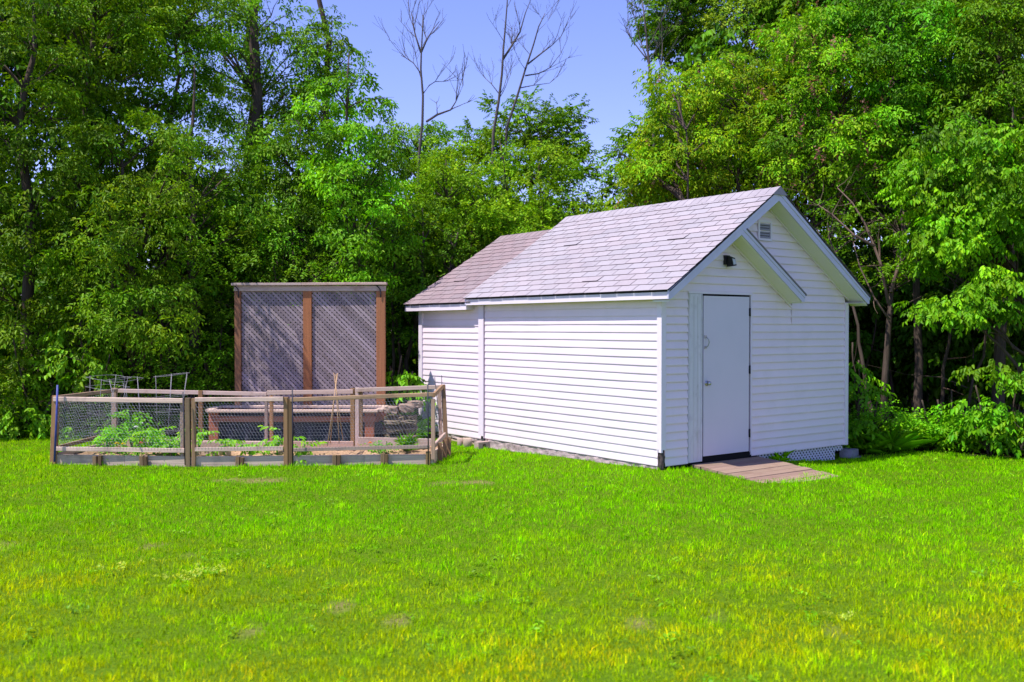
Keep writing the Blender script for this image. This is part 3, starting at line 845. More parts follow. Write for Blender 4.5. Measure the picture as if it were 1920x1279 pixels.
# inner boards: a second, higher tier at the back
for (u0, dd0, u1, dd1, z, h, m, tt) in ((226, 13.5, 342, 13.45, .07, .13, 'grey_wood', (1.1, 1.05, 1.05)), (226, 13.2, 330, 13.2, .0, .08, 'grey_wood', (1.15, 1.1, 1.1)), (370, 13.3, 500, 13.3, .055, .11, 'pale_wood', (1.05, 1, 1.02)), (502, 13.3, 662, 13.25, .05, .14, 'pale_wood', (1.05, .9, .86)), (672, 13.5, 812, 13.3, .1, .10, 'pale_wood', (.95, .95, .95)), (366, 12.95, 432, 12.95, .0, .07, 'grey_wood', (1.25, 1.2, 1.2))):
    q = MB(); q.beam(on(u0, dd0, z), on(u1, dd1, z), .036, h, tt); q.build('inner_board', M[m], bed)
# stakes outside the boards
def stake(p, z1, wd=.05, dp=.05, tt=(1, 1, 1), sp=True):
    q = MB(); b = up(p, gz(*p[:2]) - .12)
    j = vec((rg.uniform(-.012, .012), rg.uniform(-.012, .012), 0))
    q.beam(b, up(p, z1) + j, wd, dp, tt, side=RGT); return q.build('stake', M['tan_wood'] if tt[0] > .5 else M['grey_wood'], bed)
for u, D in ((181, 12.53), (269, 12.48), (448, 12.42), (631, 12.46), (720, 12.48)):
    p = gp(u, D)
    stake(p - RGT * .026, p[2] + .135 + rg.uniform(-.015, .015), .05, .045, (.75, .8, .8)); stake(p + RGT * .028, p[2] + .125 + rg.uniform(-.01, .015), .045, .045, (.5001, .5, .48))
for t in (.30, .62, .9):
    p = lerp(FR, BR, t) + vec((.035, -.02, 0)); stake(p, p[2] + .25, .055, .05, (.9, .85, .85))
# soil with straw
def poly_fill(pts, n=44):
    """heightfield over the quad FL FR BR BL"""
    v = []; f = []
    for j in range(n + 1):
        for i in range(n * 3 + 1):
            s, t = i / (n * 3), j / n
            fx = [FL, P1, P2, FR]; k = min(int(s * 3), 2); a = lerp(fx[k], fx[k + 1], s * 3 - k)
            bx = [BL, lerp(BL, BM, .5), BM, BR]; b = lerp(bx[k], bx[k + 1], s * 3 - k)
            p = lerp(a, b, .02 + t * .96)
            z = -.025 + .03 * t + .05 * (vnoise(p[0], p[1], .09, 1) - .5) + .06 * (vnoise(p[0], p[1], .35, 2) - .5) + .02 * (vnoise(p[0], p[1], .03, 8) - .5)
            v.append((p[0], p[1], z))
    m_ = n * 3 + 1
    for j in range(n):
        for i in range(n * 3):
            f.append((j * m_ + i, j * m_ + i + 1, (j + 1) * m_ + i + 1, (j + 1) * m_ + i))
    return v, f
v, f = poly_fill(None)
q = MB(); q.add(v, f, c=[tuple(np.array([1, 1, 1]) * (.75 + .5 * float(vnoise(p[0], p[1], .5, 6)) ) * (1.0 if p[0] + .0 > -3.6 else .8)) for p in v], smooth=True)
q.build('soil', M['soil'], bed)

# ------------------------------------------------------------------ WIRE FENCE on the bed
fence = thing('wire_garden_fence', 'low timber framed chicken wire fence standing round the garden bed', 'fence', tuple((FL + FR) / 2))
ZF = .775
def post(p, z1, w=.07, d=.05, m='tan_wood', tt=(1, 1, 1), lean=(0, 0, 0), z0=None):
    q = MB(); q.beam(up(p, (p[2] - .15) if z0 is None else z0), up(p, z1) + vec(lean), w, d, tt, side=RGT); return q.build('post', M[m], fence)
def rail(a, b, h=.058, w=.036, m='pale_wood', tt=(1, 1, 1)):
    q = MB(); q.beam(a, b, w, h, tt); return q.build('rail', M[m], fence)
post(FL, ZF + .02, .075, .075, tt=(1.15, 1.05, .9), lean=tuple(RGT * .045))
post(P1 - RGT * .035, ZF, .062, .06, tt=(.75, .85, .9)); post(P1 + RGT * .04, ZF - .005, .05, .05, tt=(1, 1, 1))
post(gp(341, 12.5), ZF - .05, .045, .04, 'pale_wood', (.8, .75, .7), z0=0.0)
post(P2 - RGT * .028, ZF + .01, .055, .06, tt=(1.0, .95, .85)); post(P2 + RGT * .03, ZF - .012, .05, .05, tt=(.55, .55, .5))
post(FR - RGT * .0, .755, .05, .06, 'grey_wood', (.85, .75, .68), z0=-.03); 
q = MB(); q.beam(up(FR - RGT * .065, -.25), up(FR - RGT * .065, .07), .06, .05, (.8, .85, .7), side=RGT); q.build('post', M['tan_wood'], fence)
post(BR, .875, .062, .055, tt=(.85, .85, .9), lean=tuple(-RGT * .055))
post(gp(827, 13.75), .82, .05, .045, 'grey_wood', (1.05, 1.0, 1.05), z0=.05, lean=tuple(-RGT * .03))
post(BL, ZF + .03, .07, .06, 'pale_wood', (.8, .72, .65))
post(BM - RGT * .015, .82, .06, .05, 'tan_wood', (1.0, .95, .85)); post(BM + RGT * .05, .83, .055, .05, 'pale_wood', (1.2, 1.2, 1.25)); post(BM + RGT * .105, .80, .045, .045, 'tan_wood', (.7, .7, .7))
post(gp(499, 13.85), ZF - .06, .045, .04, 'pale_wood', (.75, .72, .72)); post(gp(506, 13.85) + RGT * .02, ZF - .07, .05, .04, 'tan_wood', (1.2, 1.0, .8))
post(gp(376, 13.9), ZF - .0, .06, .05, 'tan_wood', (.9, .8, .75))
# top rails
rail(at(101, 748.3, 12.6), at(343, 751.5, 12.47), .06, .036, 'grey_wood', (1.35, 1.3, 1.35))
rail(at(366, 749.5, 12.44), at(531, 748, 12.43), .055, .036, 'grey_wood', (1.3, 1.25, 1.3))
rail(at(544, 749.5, 12.43), at(812, 739.5, 12.55), .05, .036, 'tan_wood', (1.35, 1.4, 1.5))
rail(at(221, 732.7, 14.0), at(500, 739, 13.85), .056, .036, 'pale_wood', (1.15, 1.1, 1.12))
rail(at(501, 736.5, 13.8), at(662, 734.3, 13.7), .06, .036, 'pale_wood', (1.05, 1.0, .98))
rail(at(668, 731.5, 13.68), at(829, 725.5, 13.62), .056, .036, 'pale_wood', (1.05, 1.05, 1.0))
rail(at(101, 746, 12.66), at(219, 732, 13.95), .05, .036, 'tan_wood', (1.2, 1.3, 1.5))
rail(at(813, 741, 12.60), at(829, 725, 13.58), .06, .036, 'tan_wood', (1.1, 1.1, 1.15))
# bottom rails
rail(at(104, 841.5, 12.6), at(346, 845, 12.48), .055, .036, 'grey_wood', (1.35, 1.3, 1.35))
rail(at(366, 843, 12.46), at(531, 841, 12.46), .05, .036, 'grey_wood', (1.2, 1.15, 1.2))
rail(at(549, 843.5, 12.46), at(806, 837.5, 12.56), .045, .036, 'grey_wood', (.75, .72, .75))
rail(at(812, 838, 12.66), at(834, 815, 13.55), .06, .036, 'pale_wood', (.95, .9, .88))
rail(at(104, 840, 12.7), at(214, 812, 13.95), .05, .036, 'tan_wood', (.9, .95, 1.0))

def wire_panel(p00, p10, p01, p11, cell=.042, r=.0013):
    """hexagonal netting between a bottom edge (p00-p10) and a top edge (p01-p11)"""
    p00, p10, p01, p11 = map(vec, (p00, p10, p01, p11))
    Wd = np.linalg.norm(p10 - p00); H = np.linalg.norm(p01 - p00)
    P = lambda x, y: (lambda s, t: (p00 * (1 - s) + p10 * s) * (1 - t) + (p01 * (1 - s) + p11 * s) * t)(x / Wd, y / H)
    nrm = np.cross(p10 - p00, p01 - p00); nrm /= np.linalg.norm(nrm)
    mb = MB()
    def seg(a, b):
        (x0, y0), (x1, y1) = a, b
        if min(x0, x1) < 0 or max(x0, x1) > Wd or min(y0, y1) < 0 or max(y0, y1) > H: return
        A, B = P(x0, y0), P(x1, y1); d = B - A; d /= np.linalg.norm(d); s = np.cross(d, nrm)
        v = [A + s * r, A - s * r * .5 + nrm * r * .87, A - s * r * .5 - nrm * r * .87, B + s * r, B - s * r * .5 + nrm * r * .87, B - s * r * .5 - nrm * r * .87]
        mb.add(v, [(0, 1, 4, 3), (1, 2, 5, 4), (2, 0, 3, 5)])
    a = cell; hh = cell * .58
    row = 0; y = 0.0
    jx = lambda i, j: .003 * math.sin(i * 12.9 + j * 78.2)
    while y < H:
        x = 0.0 if row % 2 == 0 else a / 2; i = 0
        while x < Wd:
            b0 = (x + jx(i, row), y); b1 = (x + jx(i, row), y + hh)
            seg(b0, b1)
            nx = .5 * a
            seg(b1, (x + nx + jx(i + (row % 2), row + 1), y + hh * 1.5)); seg(b1, (x - nx + jx(i - 1 + (row % 2), row + 1), y + hh * 1.5))
            x += a; i += 1
        y += hh * 1.5; row += 1
    return mb.build('wire_mesh', M['wire'], fence)
wire_panel(at(108, 842, 12.58), at(343, 845, 12.46), at(108, 750, 12.58), at(343, 753, 12.46))
wire_panel(at(366, 843, 12.44), at(531, 842, 12.44), at(366, 751, 12.44), at(531, 749, 12.44))
wire_panel(at(549, 843, 12.44), at(806, 838, 12.54), at(549, 752, 12.44), at(806, 742, 12.54))
wire_panel(at(104, 842, 12.68), at(214, 812, 13.95), at(104, 750, 12.68), at(214, 734, 13.95))
wire_panel(at(224, 816, 14.02), at(660, 822, 13.72), at(224, 734, 14.02), at(660, 738, 13.72), cell=.05, r=.0008)
wire_panel(at(672, 818, 13.7), at(826, 812, 13.65), at(672, 734, 13.7), at(826, 728, 13.65), cell=.05)

# rods leaning on the fence
for u0, v0, u1, v1, D, r, m, lab in ((102, 866, 108, 722, 12.52, .014, 'rod_blue', 'slim blue rod standing at the left front corner post of the garden bed'),
                                     (347, 872, 343, 735, 12.38, .007, 'rod_black', 'thin black rod in front of the left double post of the wire fence'),
                                     (549, 874, 548, 728, 12.36, .008, 'rod_black', 'thin black rod beside the dark double post in the middle of the fence'),
                                     (803, 872, 802, 721, 12.45, .008, 'rod_black', 'thin black rod before the right front post of the garden bed'),
                                     (825, 806, 815, 707, 13.3, .005, 'rod_black', 'slanted thin rod inside the right end of the bed, tallest against white siding'),
                                     (830, 790, 828, 704, 13.60, .005, 'rod_black', 'upright thin rod poking up from the back right corner of the fence')):
    q = MB(); q.tube([at(u0, v0, D), at((u0 + u1) / 2 + .5, (v0 + v1) / 2, D), at(u1, v1, D)], r, 6); tag(q.build('garden_rod', M[m]), lab, 'garden stake')

# bamboo cane teepee
tp = thing('bamboo_teepee', 'little teepee of bamboo canes tied near the top inside the garden bed', 'plant support', tuple(on(630, 12.95, -.05)))
for (u0, v0, D_0, u1, v1, D_1) in ((614, 836, 12.75, 633, 700, 12.95), (643, 826, 12.9, 626, 699, 12.97), (619, 832, 13.1, 631, 701, 12.94), (636, 832, 12.75, 629, 703, 12.99)):
    q = MB(); q.tube([at(u0, v0, D_0), at(u1, v1, D_1)], [.006, .005], 6, (random.uniform(.85, 1.15),) * 3); q.build('cane', M['bamboo'], tp)
q = MB(); q.tube([on(629.5, 12.96, .93), on(629.7, 12.96, .965)], .014, 8); q.build('tie', M['bamboo'], tp)

# tomato cages
cage_specs = [(188, 13.35, .235, 1.02, (.05, -.02), 4, 'square topped wire cage, leftmost of the three in the garden bed'),
              (250, 13.65, .22, .98, (-.06, .03), 4, 'wire cage with sagging top ring, middle of the three in the bed'),
              (312, 13.45, .24, 1.05, (.04, .02), 6, 'wire cage leaning right, nearest of the three to the lattice screen')]
for i, (u, D, r, h, ln, ns, lab) in enumerate(cage_specs):
    c = on(u, D, -.03); cg = thing('tomato_cage', lab, 'plant cage', tuple(c), 'wire tomato cages in the garden bed')
    rgc = random.Random(i + 2); ph = rgc.uniform(0, 1)
    sides = ns
    def ringp(z, k, rr):
        a = 2 * math.pi * k / 24 + ph
        m_ = 1.0 if sides > 4 else 1 / max(abs(math.cos((a + .4) % (math.pi / 2) - math.pi / 4)), .7) * .93
        t = z / h
        return c + vec((rr * m_ * math.cos(a) + ln[0] * t * 2, rr * m_ * math.sin(a) + ln[1] * t * 2, z + .025 * math.sin(a * 1 + i) * t))
    for z, rr in ((h, r), (h - .13 if i == 0 else h - .3, r * .98), (h * .52, r * .8), (h * .25, r * .65)):
        q = MB(); q.tube([ringp(z, k, rr) for k in range(25)], .0024, 5, cap=False); q.build('ring', M['cage'], cg)
    for k in range(0, 24, 4 if i else 6):
        q = MB(); q.tube([ringp(-.05, k, r * .5), ringp(h * .5, k, r * .79), ringp(h + .01, k, r)], .0022, 5); q.build('wire_leg', M['cage'], cg)

# stacked flat stones by the wall
def stone_name_group(): return 'flat stones stacked beside the shed'
rgs = random.Random(21)
for k in range(8):
    for j in range(2 if k % 2 == 0 else 3):
        nn = 2 if k % 2 == 0 else 3
        u = 752 + (j - (nn - 1) / 2) * (56 / nn) + rgs.uniform(-3, 3)
        z = -.10 + .055 * k
        c = on(u, 14.6 + rgs.uniform(-.06, .06) + .1 * (k % 2), z + .028)
        q = MB(); lump(q, c, (56 / nn / 124 / 2 * 1.05, .16, .029), -YAW + rgs.uniform(-.2, .2), (rgs.uniform(.7, 1.25),) * 3, amp=.08, seed=k * 5 + j, n=3)
        tag(q.build('flat_stone', M['stone']), 'thin mossy brown flat stone in the layered stack between planter and shed', 'stone', stone_name_group())
for j, (u, v, sx_, sz_, lab) in enumerate(((734, 768, .10, .05, 'pale tan block on top of the stone stack, left of two others'), (762, 765, .11, .06, 'pale pinkish block topping the middle of the stone stack'), (778, 758, .09, .05, 'pale block highest on the stone stack next to the white siding'))):
    c = at(u, v, 14.62 + .06 * j)
    q = MB(); lump(q, c, (sx_, .13, sz_), -YAW + .2 * j, (1, 1, 1), amp=.07, seed=90 + j, n=3); tag(q.build('pale_block', M['stone_pale']), lab, 'stone block')

# ------------------------------------------------------------------ FOLIAGE
def leaf_shape(l, w, fold=.25, droop=.15):
    return np.array([(0, 0, 0), (.32 * l, .5 * w, fold * w), (.72 * l, .36 * w, fold * w * .7 - droop * l * .5), (l, 0, -droop * l), (.72 * l, -.36 * w, fold * w * .7 - droop * l * .5), (.32 * l, -.5 * w, fold * w)])


def rotm(yaw, pitch, roll):
    cy_, sy_, cp, sp, cr, sr = math.cos(yaw), math.sin(yaw), math.cos(pitch), math.sin(pitch), math.cos(roll), math.sin(roll)
    Rz = np.array([[cy_, -sy_, 0], [sy_, cy_, 0], [0, 0, 1]]); Ry = np.array([[cp, 0, -sp], [0, 1, 0], [sp, 0, cp]]); Rx = np.array([[1, 0, 0], [0, cr, -sr], [0, sr, cr]])
    return Rz @ Ry @ Rx


def make_sprays(kind, n=7, seed=0):
    """spray templates: arrays (leaves, 6, 3)"""
    rr = np.random.default_rng(seed); out = []
    for _ in range(n):
        Ls = []
        if kind == 'compound':           # pinnate leaf with a drooping stalk, two leaves per spray
            for base_y in (-.55, .5):
                Rl = rr.uniform(.2, .28); np_ = 3
                ya = base_y + rr.uniform(-.2, .2)
                for j in range(np_ * 2 + 1):
                    if j == np_ * 2: t, ang = 1.0, 0.0
                    else: t, ang = .4 + .27 * (j // 2), (1 if j % 2 else -1) * rr.uniform(.8, 1.1)
                    ll = rr.uniform(.075, .105)
                    q = leaf_shape(ll, ll * .42, .3, .25) @ rotm(ang, rr.uniform(-.5, .0), rr.uniform(-.35, .35)).T
                    q = q + np.array([t * Rl, 0, -.35 * Rl * t * t])
                    Ls.append(q @ rotm(ya, rr.uniform(-.15, .2), rr.uniform(-.3, .3)).T)
        elif kind == 'broad':
            for j in range(9):
                t = .05 + .34 * j / 9; ang = (1 if j % 2 else -1) * rr.uniform(.5, 1.1) if j < 8 else 0
                ll = rr.uniform(.085, .125)
                q = leaf_shape(ll, ll * .52, .22, .3) @ rotm(ang, rr.uniform(-.7, -.05), rr.uniform(-.4, .4)).T
                Ls.append(q + np.array([t, 0, -.25 * t * t]))
        elif kind == 'small':
            for j in range(12):
                t = .03 + .26 * j / 12; ang = rr.uniform(-2.2, 2.2)
                ll = rr.uniform(.045, .072)
                q = leaf_shape(ll, ll * .55, .2, .15) @ rotm(ang, rr.uniform(-.5, .5), rr.uniform(-.6, .6)).T
                Ls.append(q + np.array([t, rr.uniform(-.03, .03), rr.uniform(-.03, .03)]))
        elif kind == 'strap':             # long arching leaves from one foot
            for j in range(9):
                ll = rr.uniform(.22, .42)
                Ls.append(leaf_shape(ll, .022, .4, .45) @ rotm(rr.uniform(0, 6.28), rr.uniform(.6, 1.2), 0).T)
        elif kind == 'fern':
            for j in range(6):
                ya = j * 1.05 + rr.uniform(-.2, .2); Rl = rr.uniform(.35, .5)
                for k in range(12):
                    t = .2 + .8 * k / 12; ll = .10 * (1 - t * .8)
                    for sd_ in (-1, 1):
                        q = leaf_shape(ll, ll * .32, .1, .1) @ rotm(sd_ * 1.2, 0, 0).T + np.array([t * Rl, 0, .55 * Rl * (t - .75 * t * t)])
                        Ls.append(q @ rotm(ya, .35, 0).T)
        out.append(np.array(Ls))
    return out


SPR = {k: make_sprays(k, 8, i) for i, k in enumerate(('compound', 'broad', 'small', 'strap', 'fern'))}


def foliage(pos, yaw, pitch, scale, kind, tint, tjit=.16, roll=None, warm=.12):
    """instances of the spray templates baked into arrays (V, quads, colours)"""
    pos = np.asarray(pos, float); n = len(pos)
    tm = SPR[kind]; pick = rng.integers(0, len(tm), n)
    if roll is None: roll = rng.normal(0, .35, n)
    Vs, Cs = [], []
    for k in range(len(tm)):
        s = np.where(pick == k)[0]
        if len(s) == 0: continue
        T = tm[k]; nl = len(T); P = T.reshape(-1, 3)
        cy_, sy_ = np.cos(yaw[s]), np.sin(yaw[s]); cp, sp = np.cos(pitch[s]), np.sin(pitch[s]); cr, sr = np.cos(roll[s]), np.sin(roll[s])
        x, y, z = P[:, 0][None], P[:, 1][None], P[:, 2][None]
        y2 = y * cr[:, None] - z * sr[:, None]; z2 = y * sr[:, None] + z * cr[:, None]
        x3 = x * cp[:, None] - z2 * sp[:, None]; z3 = x * sp[:, None] + z2 * cp[:, None]
        X = x3 * cy_[:, None] - y2 * sy_[:, None]; Y = x3 * sy_[:, None] + y2 * cy_[:, None]
        V = np.stack([X, Y, z3], -1) * scale[s][:, None, None] + pos[s][:, None, :]
        c = np.repeat(rng.normal(1, tjit, (len(s), nl)), 6, 1)[..., None] * np.ones(3)
        c = c * (1 + rng.normal(0, tjit * .6, (len(s), 1, 1)))
        wv = np.repeat(rng.normal(0, warm, (len(s), nl)), 6, 1)
        c[..., 0] *= 1 + wv; c[..., 2] *= 1 - wv * .5
        c = c * tint[s][:, None, :] if tint.ndim == 2 else c * tint
        Vs.append(V.reshape(-1, 3)); Cs.append(np.clip(c, .05, 4).reshape(-1, 3))
    V = np.concatenate(Vs); Cc = np.concatenate(Cs)
    nl = len(V) // 6; b = np.arange(nl)[:, None] * 6
    Q = np.concatenate([b + np.array([[0, 1, 2, 3]]), b + np.array([[0, 3, 4, 5]])], 0)
    return V, Q, Cc


def leaf_object(name, parts, m, parent=None):
    off = 0; Vs, Qs, Cs = [], [], []
    for V, Q, Cc in parts:
        Vs.append(V); Qs.append(Q + off); Cs.append(Cc); off += len(V)
    V = np.concatenate(Vs)
    if parent is not None: V = V - np.array(parent.location)
    me = mesh_np(name, V, np.concatenate(Qs), np.concatenate(Cs)); me.materials.append(m)
    return link(bpy.data.objects.new(name, me), parent)


def clumps_in(ells, n, mind=.3):
    """clump centres spread through ellipsoids given as (u, v, ru, rv, D, dD)"""
    out = []; vol = np.array([e[2] * e[3] * e[5] * (e[4] / 17) ** 2 for e in ells]); vol = vol / vol.sum()
    for e, fr in zip(ells, vol):
        u, v, ru, rv, D, dD = e; c = at(u, v, D); k = max(3, int(round(n * fr))); got = 0; tries = 0
        while got < k and tries < k * 12:
            tries += 1
            p = rng.normal(0, 1, 3); p /= np.linalg.norm(p); p *= rng.uniform(.15, 1) ** .45
            q = c + RGT * p[0] * ru * D / F + np.array([0, 0, 1]) * p[2] * rv * D / F + FWD * p[1] * dD
            if q[2] < .2: continue
            if out and np.min(np.linalg.norm(np.array(out) - q, axis=1)) < mind: continue
            out.append(q); got += 1
    return np.array(out)


def crown_sprays(cl, per, rad, kind, scale, tint, center_of, flat=.6, droop=-.15, tvar=.14, tjit=.16, warm=.12):
    n = len(cl) * per
    c = np.repeat(cl, per, 0)
    d = rng.normal(0, 1, (n, 3)); d /= np.linalg.norm(d, axis=1)[:, None]; d *= (rng.random(n) ** .5)[:, None] * np.array([rad, rad, rad * flat])
    d *= np.repeat(rng.uniform(.7, 1.3, len(cl)), per)[:, None]
    pos = c + d
    out = d + (pos - center_of) * .25
    yaw = np.arctan2(out[:, 1], out[:, 0]) + rng.normal(0, .7, n)
    pitch = droop + rng.normal(0, .35, n)
    tn = np.repeat(1 + rng.normal(0, tvar, (len(cl), 1)), per, 0) * np.array(tint)[None]
    ww = np.repeat(rng.normal(0, .08, len(cl)), per); tn[:, 0] *= 1 + ww
    return foliage(pos, yaw, pitch, rng.uniform(.8, 1.2, n) * scale, kind, tn, tjit, warm=warm)


def wander(a, b, n=8, amp=.06, sag=0.0):
    a, b = vec(a), vec(b); L_ = np.linalg.norm(b - a); pts = []
    o = np.zeros(3)
    for i in range(n + 1):
        t = i / n
        o = o * .8 + rng.normal(0, amp * L_ / n ** .5 * .35, 3)
        w_ = math.sin(math.pi * t)
        pts.append(a + (b - a) * t + o * w_ + np.array([0, 0, sag * L_ * w_]))
    return pts


LEAFY = {}


def tree(name, label, base, ells, kind, m, n, per, rad=.42, scale=1.0, tint=(1, 1, 1), trunk_r=.09, top=None, bark='bark', cat='tree', group=None, stems=1, limb_frac=.75, flat=.6, droop=-.5, seeds=0, tvar=.2, lean=None, tjit=.16, warm=.12, limbs=()):
    """a tree or shrub: tapered trunk with limbs (part trunk) and leaf sprays in clumps (part crown)"""
    if cat == 'tree': rad, scale, per = rad * .84, scale * .86, int(per * 1.25)
    b = gp(*base)
    root = thing(name, label, cat, tuple(b), group)
    cl = clumps_in(ells, n)
    ctr = cl.mean(0)
    hi = cl[cl[:, 2].argsort()[-3:]].mean(0) if top is None else at(*top)
    q = MB()
    trunks = []
    for s in range(stems):
        tgt = hi if s == 0 else cl[rng.integers(0, len(cl))] + (0, 0, .3)
        bb = b + (vec((rng.uniform(-.2, .2), rng.uniform(-.2, .2), -.15)) if s else vec((0, 0, -.2)))
        tp_ = wander(bb, tgt, 12, .10)
        if lean is not None and s == 0:
            tp_ = [bb] + [at(*k) for k in lean] + [tgt]
        rr = np.linspace(trunk_r * (1 if s == 0 else .7), .012, len(tp_)); rr[0] *= 1.25
        q.tube(tp_, list(rr), 8); trunks.append(np.array(tp_))
    T = np.concatenate(trunks)
    for c in cl:
        if rng.random() > limb_frac: continue
        hd = np.linalg.norm(T[:, :2] - c[:2], axis=1)
        cost = np.abs(T[:, 2] - (c[2] - .55 * hd - .1)) + .35 * hd + (T[:, 2] > c[2]) * 2
        a = T[cost.argmin()]
        Lg = np.linalg.norm(c - a)
        if Lg < .1: continue
        pts = wander(a, c, 5, .16, .05); r0 = min(.010 + .010 * Lg, trunk_r * .6)
        q.tube(pts, list(np.linspace(r0, .004, 6)), 5, cap=False)
        for _ in range(2):
            e = c + rng.normal(0, rad * .6, 3); q.tube([pts[3], (pts[3] + e) / 2 + rng.normal(0, .03, 3), e], [r0 * .5, .004, .002], 4, cap=False)
    for D_l, r_l, pl_ in limbs:
        pp = [at(u_, v_, D_l + .12 * k_) for k_, (u_, v_) in enumerate(pl_)]
        q.tube(pp, list(np.linspace(r_l, .006, len(pp))), 6, (1.9, 1.75, 1.7))
        for _ in range(7):
            a = pp[rng.integers(1, len(pp))]; e = a + RGT * rng.normal(0, .35) + np.array([0, 0, rng.normal(.15, .25)]) + FWD * rng.normal(0, .2)
            q.tube(wander(a, e, 4, .2), [r_l * .35, .006, .004, .003, .002], 4, (2.1, 1.9, 1.8), cap=False)
    q.build('trunk', M[bark], root)
    parts = [crown_sprays(cl, per, rad, kind, scale, tint, ctr, flat, droop, tvar, tjit, warm)]
    leaf_object('crown', parts, M[m], root)
    if seeds:
        k = rng.integers(0, len(cl), seeds); pos = cl[k] + rng.normal(0, rad * .7, (seeds, 3)) + FWD * -.1
        V = foliage(pos, rng.uniform(0, 6.28, seeds), rng.uniform(-1.5, -1.0, seeds), rng.uniform(.5, .95, seeds), 'small', np.ones(3), .25)
        leaf_object('seed_clusters', [V], M['seed'], root)
    return root

# ------------------------------------------------------------------ THE TREES (front rows, each one a thing)
GL = 'trees along the wood edge'
DK, MD, LM, BR_ = 'leaf_dark', 'leaf_mid', 'leaf_lime', 'leaf_bright'
tree('leafy_tree', 'dense dark leafy tree filling the far left edge of the wood', (55, 16.4), [(40, 120, 130, 170, 16.2, 1.3), (90, 380, 140, 130, 16.0, 1.2), (20, 600, 110, 130, 15.8, 1.0)], 'compound', DK, 74, 15, .46, 1.0, (1, 1, 1), .13, (60, -120, 16.4), group=GL)
tree('leafy_tree', 'tall dark tree second from the left with leaning dark limbs and sky gaps', (165, 17.4), [(190, 70, 120, 130, 17.3, 1.3), (110, -20, 90, 60, 17.3, 1.2), (270, 0, 80, 70, 17.6, 1.2), (185, 330, 110, 120, 16.6, 1.2), (150, 540, 90, 100, 16.4, 1.0)], 'compound', DK, 92, 14, .45, 1.0, (1.05, 1.02, 1), .12, (180, -100, 17.5), group=GL)
tree('leafy_tree', 'tree with pale glossy leaves overhanging the wire tomato cages', (268, 16.2), [(255, 420, 110, 110, 15.5, 1.0), (270, 580, 105, 80, 15.2, .9), (230, 250, 80, 80, 16.5, 1.0), (325, 250, 50, 60, 14.7, .5)], 'compound', DK, 52, 15, .42, .95, (1.1, 1.1, 1.25), .10, None, group=GL)
tree('leafy_tree', 'slender multi stemmed tree with thin dark stems against the sky gap', (335, 18.0), [(320, 130, 90, 150, 18.2, 1.1), (380, 10, 80, 60, 18.4, 1.1), (330, 360, 90, 110, 17.6, 1.0)], 'compound', MD, 56, 13, .42, 1.0, (.8, .85, .9), .085, (345, -80, 18.2), stems=3, group=GL)
tree('leafy_tree', 'tree on the dark thick trunk standing just left of the lattice screen', (358, 16.5), [(380, 330, 90, 110, 17.0, 1.0), (420, 470, 80, 80, 16.9, .9), (360, 520, 60, 60, 16.3, .7)], 'small', DK, 40, 20, .42, 1.05, (1, 1.05, 1), .115, (365, 120, 17.2), group=GL)
tree('tall_tree', 'tallest straight trunk with sparse leaves, left one of the paired thick trunks', (455, 22.5), [(420, 50, 90, 120, 22.3, 1.4), (455, 240, 70, 70, 22.0, 1.0)], 'compound', MD, 40, 11, .55, 1.1, (.95, .95, .9), .25, (448, -420, 22.5), limb_frac=.8)
tree('tall_tree', 'dark straight tall trunk with sparse leaves, right one of the paired thick trunks', (486, 23.0), [(530, 110, 70, 120, 23.0, 1.4), (490, 300, 60, 60, 22.6, 1.0)], 'compound', MD, 34, 10, .55, 1.1, (.85, .9, .9), .22, (494, -420, 23.0), limb_frac=.8)
tree('tall_tree', 'forked thin tall trunk nearest the open sky with hardly any leaves', (596, 23.0), [(600, 110, 55, 90, 23.0, 1.0), (570, 230, 50, 50, 22.8, 1.0)], 'compound', MD, 30, 10, .5, 1.1, (.95, .95, .9), .15, (598, -420, 23.0), limb_frac=.9)
tree('leafy_tree', 'bright green young ash with layered drooping leaves beside the open sky', (645, 17.2), [(650, 190, 75, 75, 17.6, .9), (660, 310, 95, 85, 17.2, 1.0), (690, 430, 95, 80, 16.9, .9), (690, 520, 60, 40, 16.7, .6)], 'compound', BR_, 52, 11, .38, 1.05, (.95, .95, 1), .075, (655, 100, 17.6), flat=.42, droop=-.7, tvar=.28, group=GL)
tree('leafy_tree', 'mid green tree crowding left of the bright young ash above the screen', (545, 18.0), [(540, 300, 90, 90, 18.2, 1.0), (520, 420, 110, 80, 17.6, 1.0)], 'compound', MD, 44, 14, .42, 1.0, (.82, .86, .9), .09, None, group=GL)
tree('leafy_tree', 'small leaved tree directly behind the top rail of the lattice screen', (560, 17.2), [(520, 490, 110, 50, 17.0, .8), (650, 490, 60, 40, 17.3, .7), (450, 560, 50, 60, 17.0, .7), (590, 520, 80, 50, 17.0, .7)], 'small', MD, 40, 20, .40, 1.0, (.7, .75, .85), .07, None, stems=3, group=GL)
tree('leafy_tree', 'loose dark shrubby tree in the gap between lattice screen and shed roof', (755, 18.0), [(760, 520, 60, 70, 18.0, .9), (790, 440, 90, 70, 18.2, .9), (745, 610, 30, 40, 17.8, .6)], 'small', MD, 34, 20, .40, 1.0, (.7, .75, .8), .06, None, stems=4, group=GL)
tree('leafy_tree', 'rounded yellow green tree rising behind the rear shed roof', (880, 19.8), [(860, 350, 90, 80, 19.8, 1.0), (900, 430, 110, 60, 19.6, 1.0), (810, 400, 70, 60, 19.4, .9)], 'small', LM, 66, 22, .40, 1.15, (.82, .92, 1), .08, None, stems=3, group=GL)
